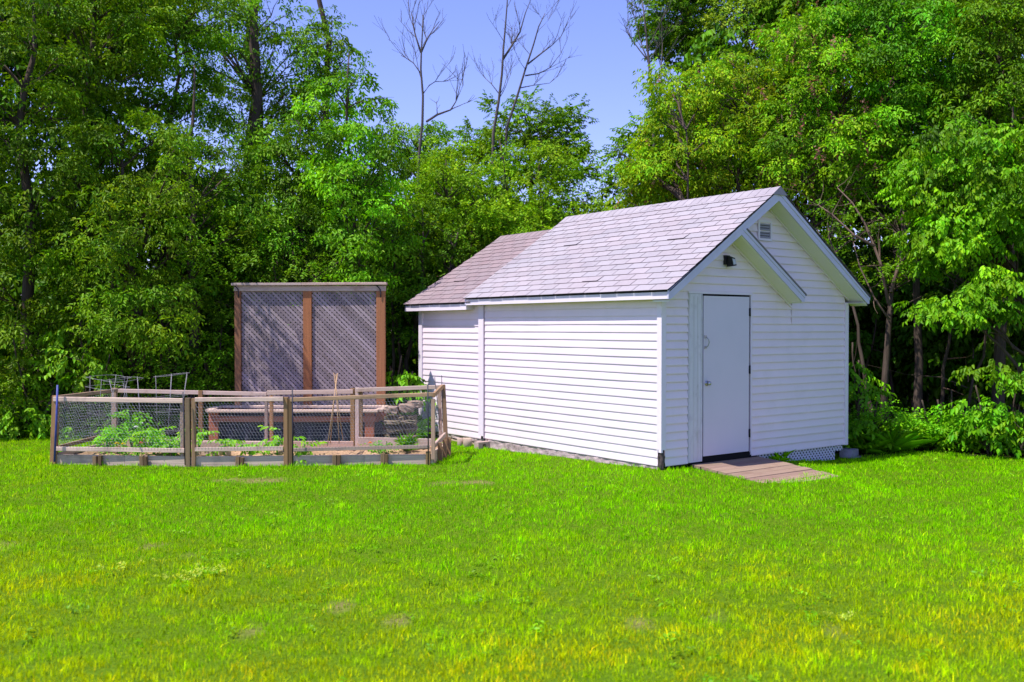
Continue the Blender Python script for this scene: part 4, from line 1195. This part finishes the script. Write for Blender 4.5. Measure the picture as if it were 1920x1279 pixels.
tree('leafy_tree', 'wide yellow green tree behind the middle of the shed ridge', (1020, 20.6), [(990, 350, 110, 80, 20.6, 1.1), (1080, 395, 75, 48, 20.8, 1.0), (1000, 420, 120, 50, 20.4, .9)], 'small', LM, 66, 22, .42, 1.2, (.78, .90, 1), .08, None, stems=3, group=GL)
tree('oak_tree', 'dark knobbly crowned tree standing farther back under the bare leaning stems', (985, 26), [(975, 230, 70, 45, 26, 1.4), (1040, 250, 55, 50, 26, 1.2), (1000, 300, 110, 50, 25.6, 1.3), (1055, 325, 30, 28, 25.5, 1.0), (900, 270, 40, 40, 26, 1.0)], 'broad', DK, 90, 14, .36, 1.0, (1.05, 1.1, .9), .2, (985, 215, 26), droop=.15, flat=.8)
tree('leafy_tree', 'low rounded tree under the thin bare tree left of the skyline gap', (800, 23.5), [(800, 270, 70, 45, 23.5, 1.0), (750, 270, 40, 50, 23, .9), (830, 320, 70, 40, 23, 1.0)], 'compound', MD, 34, 14, .45, 1.05, (.9, .95, .9), .1, None, group=GL)
tree('leafy_tree', 'small dark knobbed tree at the right rim of the skyline gap', (1165, 23.5), [(1172, 302, 24, 22, 23.5, .8), (1210, 262, 38, 40, 23.3, 1.0), (1195, 340, 50, 32, 23, 1.0)], 'broad', DK, 30, 13, .45, .95, (1.15, 1.2, 1), .1, None, droop=.1, flat=.8, group=GL)
tree('leafy_tree', 'yellow green box elder above the front gable with rusty seed clusters', (1360, 18.6), [(1280, 190, 90, 80, 18.8, 1.1), (1340, 290, 130, 80, 18.4, 1.1), (1228, 312, 58, 62, 19.6, 1.0), (1420, 170, 110, 80, 18.6, 1.1), (1250, 350, 100, 50, 19.2, .9)], 'compound', LM, 120, 15, .42, .95, (.92, .93, 1), .08, None, stems=3, seeds=70, warm=.2, group=GL)
tree('leafy_tree', 'greener box elder with the thickest rusty seed clusters, right of the front gable', (1560, 17.6), [(1550, 160, 110, 100, 17.6, 1.1), (1590, 290, 110, 90, 17.2, 1.0), (1480, 280, 70, 80, 17.6, 1.0), (1520, 80, 90, 70, 18.0, 1.1)], 'compound', LM, 96, 15, .42, .95, (.70, .90, .9), .075, None, stems=2, seeds=330, warm=.16, group=GL)
tree('tall_tree', 'dark tall tree at the top right of the sky with solid foliage', (1290, 25), [(1270, 30, 55, 60, 25, 1.4), (1300, 90, 45, 35, 24.8, 1.1), (1290, -60, 80, 60, 25, 1.4)], 'broad', DK, 84, 18, .50, 1.1, (.85, .95, 1), .2, (1290, -150, 25), droop=.1, flat=.8)
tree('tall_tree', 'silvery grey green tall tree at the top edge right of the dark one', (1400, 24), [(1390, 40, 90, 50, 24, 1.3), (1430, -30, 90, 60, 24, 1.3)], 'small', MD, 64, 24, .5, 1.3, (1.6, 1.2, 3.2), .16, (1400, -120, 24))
tree('leafy_tree', 'big mid green tree in the upper right between box elder and the nearest branches', (1720, 17.0), [(1690, 110, 110, 110, 17.0, 1.1), (1720, 240, 110, 90, 16.6, 1.0), (1640, 30, 90, 70, 17.4, 1.0)], 'compound', BR_, 80, 15, .42, 1.0, (.72, .80, .9), .085, (1700, -60, 17.2), group=GL)
tree('leafy_tree', 'dark tree against the top right corner with a bare pale limb', (1875, 16.2), [(1850, 60, 90, 90, 16.4, 1.0), (1900, 180, 70, 80, 16.0, 1.0), (1800, 180, 60, 60, 16.4, .8)], 'compound', DK, 50, 15, .42, 1.0, (1, 1.05, .9), .12, (1860, -60, 16.4), group=GL)
tree('leafy_tree', 'nearest tree on the right whose bright leaves hang in drooping layers', (1955, 15.2), [(1800, 290, 70, 60, 15.0, .7), (1870, 380, 80, 80, 14.7, .7), (1770, 440, 60, 60, 15.0, .6), (1880, 540, 60, 45, 14.4, .6), (1800, 575, 55, 32, 14.5, .45), (1900, 270, 60, 50, 14.8, .6), (1905, 690, 32, 22, 13.7, .35), (1730, 340, 40, 60, 15.4, .5)], 'broad', BR_, 100, 19, .40, .84, (.98, .92, .8), .06, (1900, 200, 15.2), flat=.4, droop=-.6, tvar=.25, group=GL)
tree('twisted_tree', 'bare limbed crooked tree with pale forking limbs right of the shed', (1655, 16.0), [(1620, 400, 70, 40, 16.4, .6), (1560, 440, 40, 60, 16.6, .6), (1700, 420, 50, 50, 16.0, .6), (1640, 500, 50, 40, 16.2, .6), (1720, 520, 40, 40, 15.8, .5)], 'small', MD, 34, 9, .34, 1.0, (.8, .85, .8), .06, (1690, 330, 16.2), bark='bark', lean=[(1660, 700, 16.0), (1668, 590, 16.0), (1672, 545, 16.05), (1684, 500, 16.1), (1694, 450, 16.1), (1690, 400, 16.2)], stems=2, limb_frac=1.0, limbs=[(15.7, .035, [(1670, 548), (1688, 490), (1698, 430), (1692, 380), (1700, 330)]), (15.75, .032, [(1666, 570), (1650, 490), (1622, 420), (1598, 380), (1570, 352)]), (15.7, .024, [(1640, 462), (1600, 440), (1560, 402), (1535, 385)]), (15.7, .02, [(1668, 600), (1640, 560), (1612, 500), (1600, 455)]), (15.6, .018, [(1696, 440), (1720, 400), (1735, 350)])])

# bare dead trees against the sky
def bare_tree(label, base, spine, r0, nb, spread, seed, extra=()):
    rg_ = random.Random(seed)
    b = gp(*base); root = thing('bare_tree', label, 'tree', tuple(b))
    q = MB(); tw = q
    D = base[1]
    pts = [b + vec((0, 0, -.2))] + [at(u, v, D) for u, v in spine]
    def branch(mbx, a, d, L_, r, depth):
        p = [a]; dd = d.copy()
        for i in range(5):
            dd = dd + vec([rg_.uniform(-.16, .16) for _ in range(3)]) + vec((0, 0, .05)); dd /= np.linalg.norm(dd)
            p.append(p[-1] + dd * L_ / 5)
        mbx.tube(p, list(np.linspace(r, max(r * .25, .003), 6)), 5, cap=False)
        if depth > 0:
            for k in range(rg_.randint(2, 4)):
                t = rg_.randint(1, 4); nd = dd * .8 + RGT * rg_.uniform(-.8, .8) + FWD * rg_.uniform(-.5, .5) + vec((0, 0, .2)); nd /= np.linalg.norm(nd)
                branch(tw, p[t], nd, L_ * rg_.uniform(.4, .65), r * .5, depth - 1)
    n_ = len(pts); rad = list(np.linspace(r0, .010, n_))
    q.tube(pts, rad, 8)
    for k in range(nb):
        i = rg_.randint(max(1, n_ // 3), n_ - 2); t = rg_.random(); a = pts[i] * (1 - t) + pts[i + 1] * t
        sd_ = rg_.choice((-1, 1)); d = RGT * sd_ * rg_.uniform(.25, .9) * spread + FWD * rg_.uniform(-.5, .5) + vec((0, 0, rg_.uniform(.5, 1.1))); d /= np.linalg.norm(d)
        branch(q, a, d, rg_.uniform(.6, 1.5), rad[i] * .34, 2)
    for (u0, v0, ps, rr) in extra:
        e = [at(u0, v0, D)] + [at(u, v, D + .2) for u, v in ps]
        q.tube(e, list(np.linspace(rr, .006, len(e))), 6)
        for k in range(5):
            i = rg_.randint(1, len(e) - 1); d = (e[i] - e[i - 1]); d = d / np.linalg.norm(d) + RGT * rg_.uniform(-.7, .7) + vec((0, 0, .3)); branch(tw, e[i], d / np.linalg.norm(d), rg_.uniform(.4, .9), rr * .4, 1)
    q.build('trunk', M['bark_dead'], root)
bare_tree('slim bare dead tree with a forked top, leftmost of the dead trees on the skyline', (778, 21), [(785, 300), (792, 230), (793, 180), (789, 130), (790, 98), (792, 60), (793, 28)], .036, 3, .8, 1,
          extra=[(789, 98, [(780, 70), (775, 50), (772, 25)], .022), (790, 98, [(800, 75), (812, 55), (824, 40)], .022), (800, 228, [(820, 215), (845, 206), (855, 190), (868, 160)], .03), (789, 138, [(775, 118), (760, 108), (752, 104)], .014), (794, 175, [(805, 160), (816, 153), (830, 153)], .014)])
bare_tree('tall upright bare dead tree at the middle of the sky, paired with a leaning one', (915, 24), [(925, 250), (935, 190), (941, 140), (944, 90), (948, 45), (951, 5), (952, -40)], .042, 5, .7, 2, extra=[(944, 110, [(960, 85), (975, 60), (985, 25), (995, 0)], .03), (935, 175, [(922, 158), (908, 145)], .014)])
bare_tree('leaning bare dead tree with fanned twigs right of the upright one', (925, 24.6), [(950, 240), (970, 180), (985, 130), (1000, 85), (1010, 50), (1022, 25)], .039, 5, .9, 3, extra=[(985, 142, [(1010, 138), (1030, 128), (1052, 100)], .02), (990, 120, [(1015, 100), (1035, 85), (1052, 68)], .024), (975, 165, [(1000, 160), (1030, 156)], .015)])
bare_tree('bare dead tree with thin fan of twigs beside the right hand leafy wood', (1235, 22), [(1225, 200), (1218, 130), (1213, 80), (1208, 30), (1204, 0)], .042, 7, .8, 4, extra=[(1216, 115, [(1200, 95), (1185, 75), (1175, 55)], .018), (1217, 118, [(1205, 90), (1197, 60), (1190, 35)], .018), (1238, 200, [(1240, 130), (1242, 80)], .02)])

# shrubs at the foot of the wood
GS = 'shrubs at the foot of the wood'
SHR = [
    ('dark leafy shrub at the far left edge of the lawn', (30, 15.7), [(20, 740, 60, 70, 15.6, .6)], 'small', DK, 20, 22, (1.1, 1.15, 1)),
    ('bright leaved shrub on the lawn edge left of the blue rod', (75, 15.5), [(70, 790, 45, 40, 15.4, .45), (60, 700, 40, 50, 15.7, .5)], 'broad', MD, 18, 10, (.95, 1, 1)),
    ('light catching maple sapling behind the left corner post of the fence', (170, 15.7), [(165, 680, 50, 40, 15.6, .5), (150, 620, 40, 40, 15.7, .5)], 'broad', MD, 18, 11, (.95, .95, .9)),
    ('dark low shrub behind the leftmost tomato cage', (215, 15.8), [(215, 760, 60, 50, 15.7, .5)], 'small', DK, 18, 20, (.9, .95, .9)),
    ('speckled small leaved shrub behind the middle tomato cage', (300, 16.2), [(300, 690, 60, 60, 16.1, .5)], 'small', MD, 22, 20, (.75, .8, .8)),
    ('thin shrub squeezed between dark trunk and lattice screen', (405, 16.4), [(405, 690, 30, 70, 16.3, .5)], 'small', MD, 16, 18, (.8, .85, .8)),
    ('lime green leafy clump at the left of the shed rear corner', (752, 16.2), [(755, 715, 30, 22, 16.0, .35)], 'broad', BR_, 14, 10, (.95, .95, .9)),
    ('shrub with pale rounded leaves hugging the right shed corner', (1605, 14.6), [(1612, 690, 16, 40, 14.7, .3), (1608, 790, 22, 50, 14.5, .35)], 'broad', BR_, 14, 10, (.8, .85, .9)),
    ('feathery dark green shrub beneath the crooked tree', (1650, 14.8), [(1645, 795, 40, 40, 14.7, .45)], 'small', BR_, 30, 24, (.85, .95, .9)),
    ('dense low shrub right of the ferns on the lawn edge', (1770, 14.9), [(1770, 800, 50, 36, 14.8, .5)], 'small', BR_, 34, 22, (.8, .9, .8)),
    ('broad leaved low shrub under the nearest hanging branches', (1860, 14.3), [(1850, 790, 60, 45, 14.3, .5)], 'broad', BR_, 36, 12, (.75, .85, .8)),
    ('dark shrub at the right edge of the lawn', (1925, 13.9), [(1915, 800, 40, 40, 13.8, .5)], 'broad', DK, 16, 10, (1, 1.05, .9)),
]
for lab, base, ells, kd, m, n, per, tint in SHR:
    tree('shrub', lab, base, ells, kd, m, n, per, .24, .85, tint, .02, None, cat='shrub', group=GS, stems=4, limb_frac=.9)
def ferny(label, u, D, kind, m, n, sc, tint, name, cat, rad=.2):
    p = gp(u, D); root = thing(name, label, cat, tuple(p))
    pos = p + np.stack([rng.normal(0, rad, n), rng.normal(0, rad, n), rng.uniform(0, .05, n)], 1)
    leaf_object('fronds', [foliage(pos, rng.uniform(0, 6.28, n), rng.normal(0, .08, n), rng.uniform(.8, 1.2, n) * sc, kind, np.tile(np.array(tint, float), (n, 1)))], M[m], root)
ferny('arching bright fern right of the crooked tree trunk', 1722, 14.75, 'fern', BR_, 6, 1.5, (.8, .9, .8), 'fern', 'fern', .14)
ferny('lower fern with spread fronds at the lawn edge under the crooked tree', 1685, 14.55, 'fern', BR_, 5, 1.0, (.7, .8, .8), 'fern', 'fern', .14)
ferny('tuft of long arching lily leaves beside the shrubs right of the shed', 1655, 14.45, 'strap', BR_, 8, 1.3, (.8, .9, .8), 'lily_clump', 'plant', .12)
ferny('tall strappy green plants growing between lattice screen and shed corner', 755, 15.7, 'strap', BR_, 16, 1.5, (.9, .95, .8), 'lily_clump', 'plant', .25)
ferny('tuft of tall grass growing against the white lattice skirting', 1468, 12.95, 'strap', 'grass', 3, .5, (1, 1, 1.5), 'grass_tuft', 'plant', .05)

# ------------------------------------------------------------------ the wood behind: one uncountable mass
def woods():
    parts = []
    slabs = [  # u, v, ru, rv, D, dD, clumps, kind, tint (darkened: deep shade painted in so gaps read black)
        (60, 250, 160, 260, 20.5, 1.6, 70, 'broad', (0.50, 0.65, 0.50)), (80, 560, 180, 130, 19.0, 1.4, 60, 'broad', (0.50, 0.65, 0.50)), (280, 420, 150, 150, 20.5, 1.5, 60, 'broad', (0.54, 0.65, 0.50)),
        (300, 640, 150, 90, 18.5, 1.0, 50, 'small', (0.58, 0.68, 0.50)), (480, 470, 140, 150, 21, 1.5, 70, 'broad', (0.58, 0.68, 0.50)), (480, 680, 140, 90, 19.5, 1.0, 40, 'broad', (0.50, 0.65, 0.50)),
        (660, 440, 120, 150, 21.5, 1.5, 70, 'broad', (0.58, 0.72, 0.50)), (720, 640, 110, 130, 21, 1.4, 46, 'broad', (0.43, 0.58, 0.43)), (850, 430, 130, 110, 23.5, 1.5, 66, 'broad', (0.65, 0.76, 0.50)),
        (1030, 440, 150, 62, 24.5, 1.5, 66, 'broad', (0.65, 0.76, 0.50)), (1240, 430, 120, 70, 23, 1.5, 56, 'broad', (0.65, 0.76, 0.50)), (1350, 250, 130, 190, 22.5, 1.6, 80, 'broad', (0.61, 0.72, 0.50)),
        (1520, 260, 140, 210, 22, 1.6, 80, 'broad', (0.58, 0.72, 0.50)), (1700, 280, 150, 230, 20.5, 1.6, 80, 'broad', (0.54, 0.68, 0.50)), (1880, 260, 150, 240, 19.5, 1.5, 76, 'broad', (0.54, 0.68, 0.50)),
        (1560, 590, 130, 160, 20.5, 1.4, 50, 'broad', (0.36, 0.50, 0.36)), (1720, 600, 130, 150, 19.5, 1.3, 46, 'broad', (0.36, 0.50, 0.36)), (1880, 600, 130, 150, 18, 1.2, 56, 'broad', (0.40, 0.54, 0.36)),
        (-420, 420, 180, 300, 17, 2.0, 60, 'broad', (.55, .7, .5)), (2380, 400, 200, 300, 15.0, 2.0, 80, 'broad', (.55, .7, .5)), (2750, 420, 220, 300, 14.0, 2.0, 60, 'broad', (.55, .7, .5)), (-150, 400, 150, 300, 18.5, 2.0, 60, 'broad', (0.54, 0.68, 0.50)), (2080, 350, 150, 300, 17.0, 2.0, 60, 'broad', (0.54, 0.68, 0.50)),
        (1560, 20, 110, 70, 23, 1.4, 46, 'broad', (.62, .76, .5)), (1720, 0, 120, 70, 21.5, 1.4, 46, 'broad', (.6, .74, .5)), (1880, -10, 110, 80, 20, 1.4, 46, 'broad', (.6, .74, .5)), (60, -10, 120, 80, 20.5, 1.4, 40, 'broad', (.55, .7, .5)), (210, 20, 90, 60, 20.5, 1.4, 26, 'broad', (.55, .7, .5)),
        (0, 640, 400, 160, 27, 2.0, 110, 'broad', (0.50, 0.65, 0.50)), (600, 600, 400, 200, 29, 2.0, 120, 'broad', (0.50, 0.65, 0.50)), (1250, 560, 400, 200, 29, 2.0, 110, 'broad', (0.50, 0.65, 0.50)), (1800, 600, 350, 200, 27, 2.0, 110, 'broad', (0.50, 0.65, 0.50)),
    ]
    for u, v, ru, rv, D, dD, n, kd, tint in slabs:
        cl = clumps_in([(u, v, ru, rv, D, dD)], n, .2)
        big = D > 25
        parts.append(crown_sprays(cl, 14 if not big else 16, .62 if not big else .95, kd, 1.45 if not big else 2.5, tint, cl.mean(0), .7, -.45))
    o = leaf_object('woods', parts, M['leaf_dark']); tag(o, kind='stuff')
    # stems of the thicket
    q = MB()
    for k in range(150):
        u = rng.uniform(-120, 2050); D = rng.uniform(17.2, 26) if not 780 < u < 1600 else rng.uniform(20, 27)
        if u > 1600: D = rng.uniform(16.2, 23)
        b = gp(u, D); t = b + np.array([rng.normal(0, .35), rng.normal(0, .35), rng.uniform(2.5, 5.0)])
        r = rng.uniform(.012, .05)
        q.tube(wander(b - (0, 0, .2), t, 9, .12), list(np.linspace(r, r * .3, 10)), 6, (1, 1, 1) if k % 3 else (1.9, 1.6, 1.4))
        for j in range(5):
            a = b + (t - b) * rng.uniform(.15, .95)
            q.tube(wander(a, a + np.array([rng.normal(0, .6), rng.normal(0, .6), rng.uniform(-.1, .7)]), 4, .2), [r * .4, r * .3, .004, .003, .002], 4, (1, 1, 1) if j % 2 else (2.0, 1.7, 1.5), cap=False)
    o = q.build('thicket', M['bark']); tag(o, kind='stuff')


woods()


def undergrowth():
    parts = []
    n = 3200
    u = rng.uniform(-450, 2600, n); e = np.interp(u, EDGE_U, EDGE_D)
    D = e + .15 + np.abs(rng.normal(0, .9, n))
    keep = ~((u > 380) & (u < 735) & (D < 16.2)) & ~((u > 770) & (u < 1592) & (D < 20.5)); u, D = u[keep], D[keep]
    pos = np.array([gp(a, b) for a, b in zip(u, D)]); pos[:, 2] += rng.uniform(.02, .30, len(u))
    n = len(u)
    tint = np.array([1.1, 1.2, .9])[None] * (1 + rng.normal(0, .15, (n, 1)))
    parts.append(foliage(pos, rng.uniform(0, 6.28, n), rng.uniform(-.3, .5, n), rng.uniform(.7, 1.2, n), 'broad', tint))
    k = rng.integers(0, n, 900); p2 = pos[k] + rng.normal(0, .15, (900, 3)) * (1, 1, .4)
    parts.append(foliage(p2, rng.uniform(0, 6.28, 900), rng.uniform(-.1, .8, 900), rng.uniform(.8, 1.3, 900), 'small', tint[k]))
    k = rng.integers(0, n, 160); p3 = pos[k]; p3[:, 2] -= .1
    parts.append(foliage(p3, rng.uniform(0, 6.28, 160), rng.uniform(-.1, .1, 160), rng.uniform(.6, 1.0, 160), 'strap', tint[k]))
    o = leaf_object('undergrowth', parts, M['leaf_mid']); tag(o, kind='stuff')


undergrowth()

# ------------------------------------------------------------------ plants in the bed
def bed_plant(name, label, cat, u, v, D, w_, h, n, kind, tint, sc, m='leaf_garden', flowers=None, group=None):
    c = at(u, v, D); base = np.array([c[0], c[1], -.05]); top = c[2] + .0
    root = thing(name, label, cat, tuple(base), group)
    q = MB(); sprs = []
    k = max(1, n // 4)
    for i in range(k):
        t = base + np.array([rng.normal(0, w_ * .4), rng.normal(0, w_ * .4), rng.uniform(h * .5, h * .95)])
        q.tube(wander(base + rng.normal(0, .02, 3) * (1, 1, 0), t, 4, .08), [.007, .006, .005, .004, .003], 5, (.35, .8, .25))
    q.build('stem', M['leaf_garden'], root)
    pos = base + np.stack([rng.normal(0, w_ * .5, n), rng.normal(0, w_ * .5, n), h * (.25 + .75 * rng.random(n) ** .8)], 1)
    leaf_object('leaves', [foliage(pos, rng.uniform(0, 6.28, n), rng.uniform(-.5, .35, n), rng.uniform(.8, 1.2, n) * sc, kind, np.tile(np.array(tint, float), (n, 1)))], M[m], root)
    if flowers:
        for j in range(flowers[1]):
            f = MB(); fc = at(flowers[2][j][0], flowers[2][j][1], D - .12)
            for ring_, (rr, nn, hz) in enumerate(((.034, 12, 0), (.024, 9, .008), (.012, 6, .014))):
                for i in range(nn):
                    a = 6.283 * i / nn + ring_; d = np.array([math.cos(a), math.sin(a), 0]); s_ = np.array([-d[1], d[0], 0]) * rr * .35
                    b_ = fc + (0, 0, hz)
                    f.add([b_, b_ + d * rr * .6 + s_ + (0, 0, .008), b_ + d * rr + (0, 0, .002), b_ + d * rr * .6 - s_ + (0, 0, .008)], [(0, 1, 2, 3)], tuple(np.array(flowers[0]) * random.uniform(.85, 1.1)))
            f.build('flower', M['petal'], root)
TG = (1, 1, 1)
bed_plant('tomato_plant', 'leafy tomato plant sprawling through the leftmost cage', 'garden plant', 205, 800, 13.1, .15, .40, 18, 'compound', (.8, .95, 1), .75)
bed_plant('tomato_plant', 'taller tomato plant reaching up inside the middle cage', 'garden plant', 245, 790, 13.5, .12, .60, 16, 'compound', (.75, .9, 1), .75)
bed_plant('pepper_plant', 'largest bright pepper plant in the left half of the bed', 'garden plant', 290, 800, 12.95, .2, .40, 34, 'broad', (1, 1, .9), .68)
bed_plant('pepper_plant', 'leafy pepper plant right against the left double fence post', 'garden plant', 326, 810, 12.8, .12, .32, 18, 'broad', (.95, .95, .9), .64)
bed_plant('pepper_plant', 'tall pepper plant just right of the left double fence post', 'garden plant', 373, 810, 13.0, .06, .46, 12, 'broad', (1, 1, .9), .7)
bed_plant('pepper_plant', 'small pepper plant with hanging leaves before the planter leg', 'garden plant', 421, 822, 12.9, .07, .27, 10, 'broad', (1, 1, .9), .7)
bed_plant('pepper_plant', 'small pepper plant before the black liner, next right of the planter leg', 'garden plant', 473, 824, 12.95, .06, .22, 8, 'broad', (.9, .95, .9), .65)
bed_plant('pepper_plant', 'upright pepper plant left of the dark middle double post', 'garden plant', 520, 812, 12.85, .07, .40, 14, 'broad', (1, 1, .9), .75)
bed_plant('pepper_plant', 'pepper plant with pale drooping leaves right of the middle double post', 'garden plant', 570, 825, 12.75, .07, .25, 11, 'broad', (1.1, 1.05, .9), .75)
bed_plant('herb_clump', 'low bluish green herb clump in the right part of the bed', 'garden plant', 715, 824, 13.0, .08, .2, 14, 'small', (.65, .75, 2.2), .8)
bed_plant('herb_clump', 'low grassy green clump near the right end of the bed', 'garden plant', 762, 824, 13.2, .10, .14, 8, 'strap', (.8, .85, .6), .5)
bed_plant('marigold', 'marigold with two yellow flowers by the front rail', 'flower', 226, 836, 12.75, .07, .13, 10, 'small', (.8, .9, .8), .7, flowers=((.85, .62, .01), 2, [(219, 832), (231, 833)]))
bed_plant('marigold', 'marigold with a single orange red flower left of centre in the bed', 'flower', 262, 836, 12.75, .06, .13, 9, 'small', (.6, .75, .7), .7, flowers=((.75, .16, .02), 1, [(264, 831)]))
bed_plant('marigold', 'tiny orange marigold beside the middle rear posts of the fence', 'flower', 694, 836, 12.95, .04, .09, 5, 'small', (.7, .8, .7), .6, flowers=((.85, .30, .01), 1, [(694, 831)]))
bed_plant('white_flower', 'plant with small white flowers at the back of the bed behind the pepper plant', 'flower', 262, 805, 13.4, .08, .35, 10, 'small', (.7, .8, .8), .8, flowers=((.8, .8, .8), 2, [(264, 794), (255, 801)]))

# ------------------------------------------------------------------ the lawn's grass: one uncountable mass of blades
def grass():
    def sample(n, t0, t1):
        t = rng.uniform(t0, t1, n); s = rng.uniform(-1, 1, n) * (.57 * t + .5)
        return s, t
    s, t = sample(500000, 3.3, 15.6)
    # the lawn goes on past both sides of the view, a little thinner
    k2 = 210000; t2 = 1.5 + 14.1 * rng.random(k2) ** .75; s2 = rng.choice((-1, 1), k2) * (.57 * t2 + .5 + 4.5 * rng.random(k2))
    wide = np.concatenate([np.ones(len(s)), np.full(k2, 1.7)]); s = np.concatenate([s, s2]); t = np.concatenate([t, t2])
    x = CAM[0] + RGT[0] * s + FWD[0] * t; y = CAM[1] + RGT[1] * s + FWD[1] * t
    keep = rng.random(len(x)) < lawn_mask(x, y)
    keep &= ~((x > -.02) & (x < W + .05) & (y > .0) & (y < L2 + .1))
    keep &= ~((x > .5) & (x < 1.76) & (y > -1.0) & (y < .05))
    # inside the bed and the planter
    def inside(poly):
        c = np.zeros(len(x), bool); j = len(poly) - 1
        for i in range(len(poly)):
            xi, yi = poly[i][0], poly[i][1]; xj, yj = poly[j][0], poly[j][1]
            c ^= ((yi > y) != (yj > y)) & (x < (xj - xi) * (y - yi) / (yj - yi + 1e-12) + xi); j = i
        return c
    keep &= ~inside([FL, P1, P2, FR, BR, BM, BL])
    keep &= rng.random(len(x)) > bare_mask(x, y) * .8
    thin = vnoise(x, y, .12, 21); keep &= rng.random(len(x)) < (.55 + .6 * thin)
    x, y, s, t, wide = x[keep], y[keep], s[keep], t[keep], wide[keep]; n = len(x)
    z = ground_z(x, y) - .008
    patch = vnoise(x, y, .8, 31) * .40 + vnoise(x, y, .28, 32) * .60
    fine = vnoise(x, y, .075, 33)
    h = (.026 + .030 * rng.random(n) ** 1.5) * (.65 + .7 * patch) * (.5 + 1.0 * fine)
    edge = (x > -.35) & (x < .0) & (y > -.2) & (y < 5) | (y > -.25) & (y < 0) & (x > 0) & (x < W + .3)
    h = np.where(edge, h * 1.0, h)
    wd = (.0026 + .0024 * rng.random(n)) * (.75 + t / 14) * wide
    yaw = rng.uniform(0, 6.283, n); lean = np.abs(rng.normal(.25, .35, n))
    dx, dy = np.cos(yaw), np.sin(yaw); px, py = -dy, dx
    ty = rng.uniform(0, 6.283, n); px = np.cos(ty); py = np.sin(ty)
    b = np.stack([x, y, z], 1)
    mid = b + np.stack([dx * lean * h * .35, dy * lean * h * .35, h * .55], 1)
    tip = b + np.stack([dx * lean * h, dy * lean * h, h * (1 - .28 * np.minimum(lean, 1.4))], 1)
    P = np.stack([px, py, np.zeros(n)], 1)
    V = np.stack([b - P * wd[:, None] * .5, b + P * wd[:, None] * .5, mid + P * wd[:, None] * .42, mid - P * wd[:, None] * .42, tip], 1)
    base = np.arange(n)[:, None] * 5
    Q = base + np.array([[0, 1, 2, 3]])
    T = base + np.array([[3, 2, 4]])
    # colour of the blades: mown green, yellower and straw-mixed in the near lawn
    near = np.clip((9.0 - t) / 4.4, 0, 1); near = near * (.55 + .75 * vnoise(x, y, .55, 41)) + .25 * np.clip((-s - 2.0) / 4, 0, 1)
    c = np.ones((n, 3)) * (1 + rng.normal(0, .32, n))[:, None] * (.52 + .48 * patch + .36 * fine)[:, None] * (1 + .13 * np.clip((9.0 - t) / 4.4, 0, 1))[:, None]
    yel = np.clip(near * 1.0 + rng.normal(0, .09, n) + (vnoise(x, y, .16, 42) - .5) * .55 * (.4 + near), 0, 1)
    c[:, 0] *= 1 + 1.15 * yel; c[:, 1] *= 1 - .04 * yel; c[:, 2] *= 1 + .2 * yel
    pale = rng.random(n) < (.03 + .10 * (vnoise(x, y, .4, 43) > .62))
    c[pale] *= np.array([1.9, 1.25, 40.0])
    dry = rng.random(n) < (.010 + .05 * yel * (vnoise(x, y, .2, 44) > .6))
    c[dry] = np.array([2.0, .85, 40.0]) * (.8 + .4 * rng.random((dry.sum(), 1)))
    C5 = np.repeat(np.clip(c, .03, 12), 5, 0)
    me = bpy.data.meshes.new('lawn_grass')
    me.vertices.add(n * 5); me.vertices.foreach_set('co', V.astype(np.float32).ravel())
    loops = np.concatenate([Q, T], 1).astype(np.int32)
    me.loops.add(loops.size); me.loops.foreach_set('vertex_index', loops.ravel())
    st = (np.arange(n)[:, None] * 7 + np.array([[0, 4]])).ravel().astype(np.int32)
    me.polygons.add(n * 2); me.polygons.foreach_set('loop_start', st)
    me.update(calc_edges=True)
    a = me.attributes.new('Col', 'FLOAT_COLOR', 'POINT'); a.data.foreach_set('color', np.concatenate([C5, np.ones((n * 5, 1))], 1).astype(np.float32).ravel())
    me.materials.append(M['grass'])
    o = link(bpy.data.objects.new('lawn_grass', me)); tag(o, kind='stuff')


grass()


def weeds():
    """clover and broad leaved weeds low in the lawn"""
    parts = []
    n = 900
    t = rng.uniform(4.5, 14.5, n); s = rng.uniform(-1, 1, n) * (.57 * t)
    x = CAM[0] + RGT[0] * s + FWD[0] * t; y = CAM[1] + RGT[1] * s + FWD[1] * t
    k = (vnoise(x, y, .5, 51) > .56) & (lawn_mask(x, y) > .6) & ~((x > -.1) & (y > -.1) & (x < 4) & (y < 6)) & ~((x > .4) & (x < 1.9) & (y > -1.5) & (y < .1))
    k &= ~((t > 12.2) & (s < -.7) & (s > -6.4))
    x, y = x[k], y[k]; n = len(x)
    pos = np.stack([x, y, ground_z(x, y) + .022], 1)
    tint = np.array([.95, .85, .15])[None] * (1 + rng.normal(0, .15, (n, 1)))
    parts.append(foliage(pos, rng.uniform(0, 6.28, n), rng.uniform(-.02, .25, n), rng.uniform(.3, .6, n), 'small', tint))
    # a dusty pale leaved patch
    pc = []
    for u, v, m_, sp in ((365, 1083, 15, .08), (255, 1072, 6, .07), (330, 1092, 6, .05), (1560, 1172, 5, .05)):
        p = ground_from_px(u, v); pc.append(p + np.stack([rng.normal(0, sp * 1.6, m_), rng.normal(0, sp, m_), np.zeros(m_)], 1))
    pc = np.concatenate(pc); pc[:, 2] = ground_z(pc[:, 0], pc[:, 1]) + .035; n = len(pc)
    parts.append(foliage(pc, rng.uniform(0, 6.28, n), rng.uniform(0, .3, n), rng.uniform(.22, .4, n), 'small', np.tile(np.array([2.4, 1.25, 17.0]), (n, 1))))
    o = leaf_object('lawn_weeds', parts, M['leaf_garden']); tag(o, kind='stuff')


weeds()
print('objects', len(bpy.data.objects), 'polys', sum(len(m.polygons) for m in bpy.data.meshes))
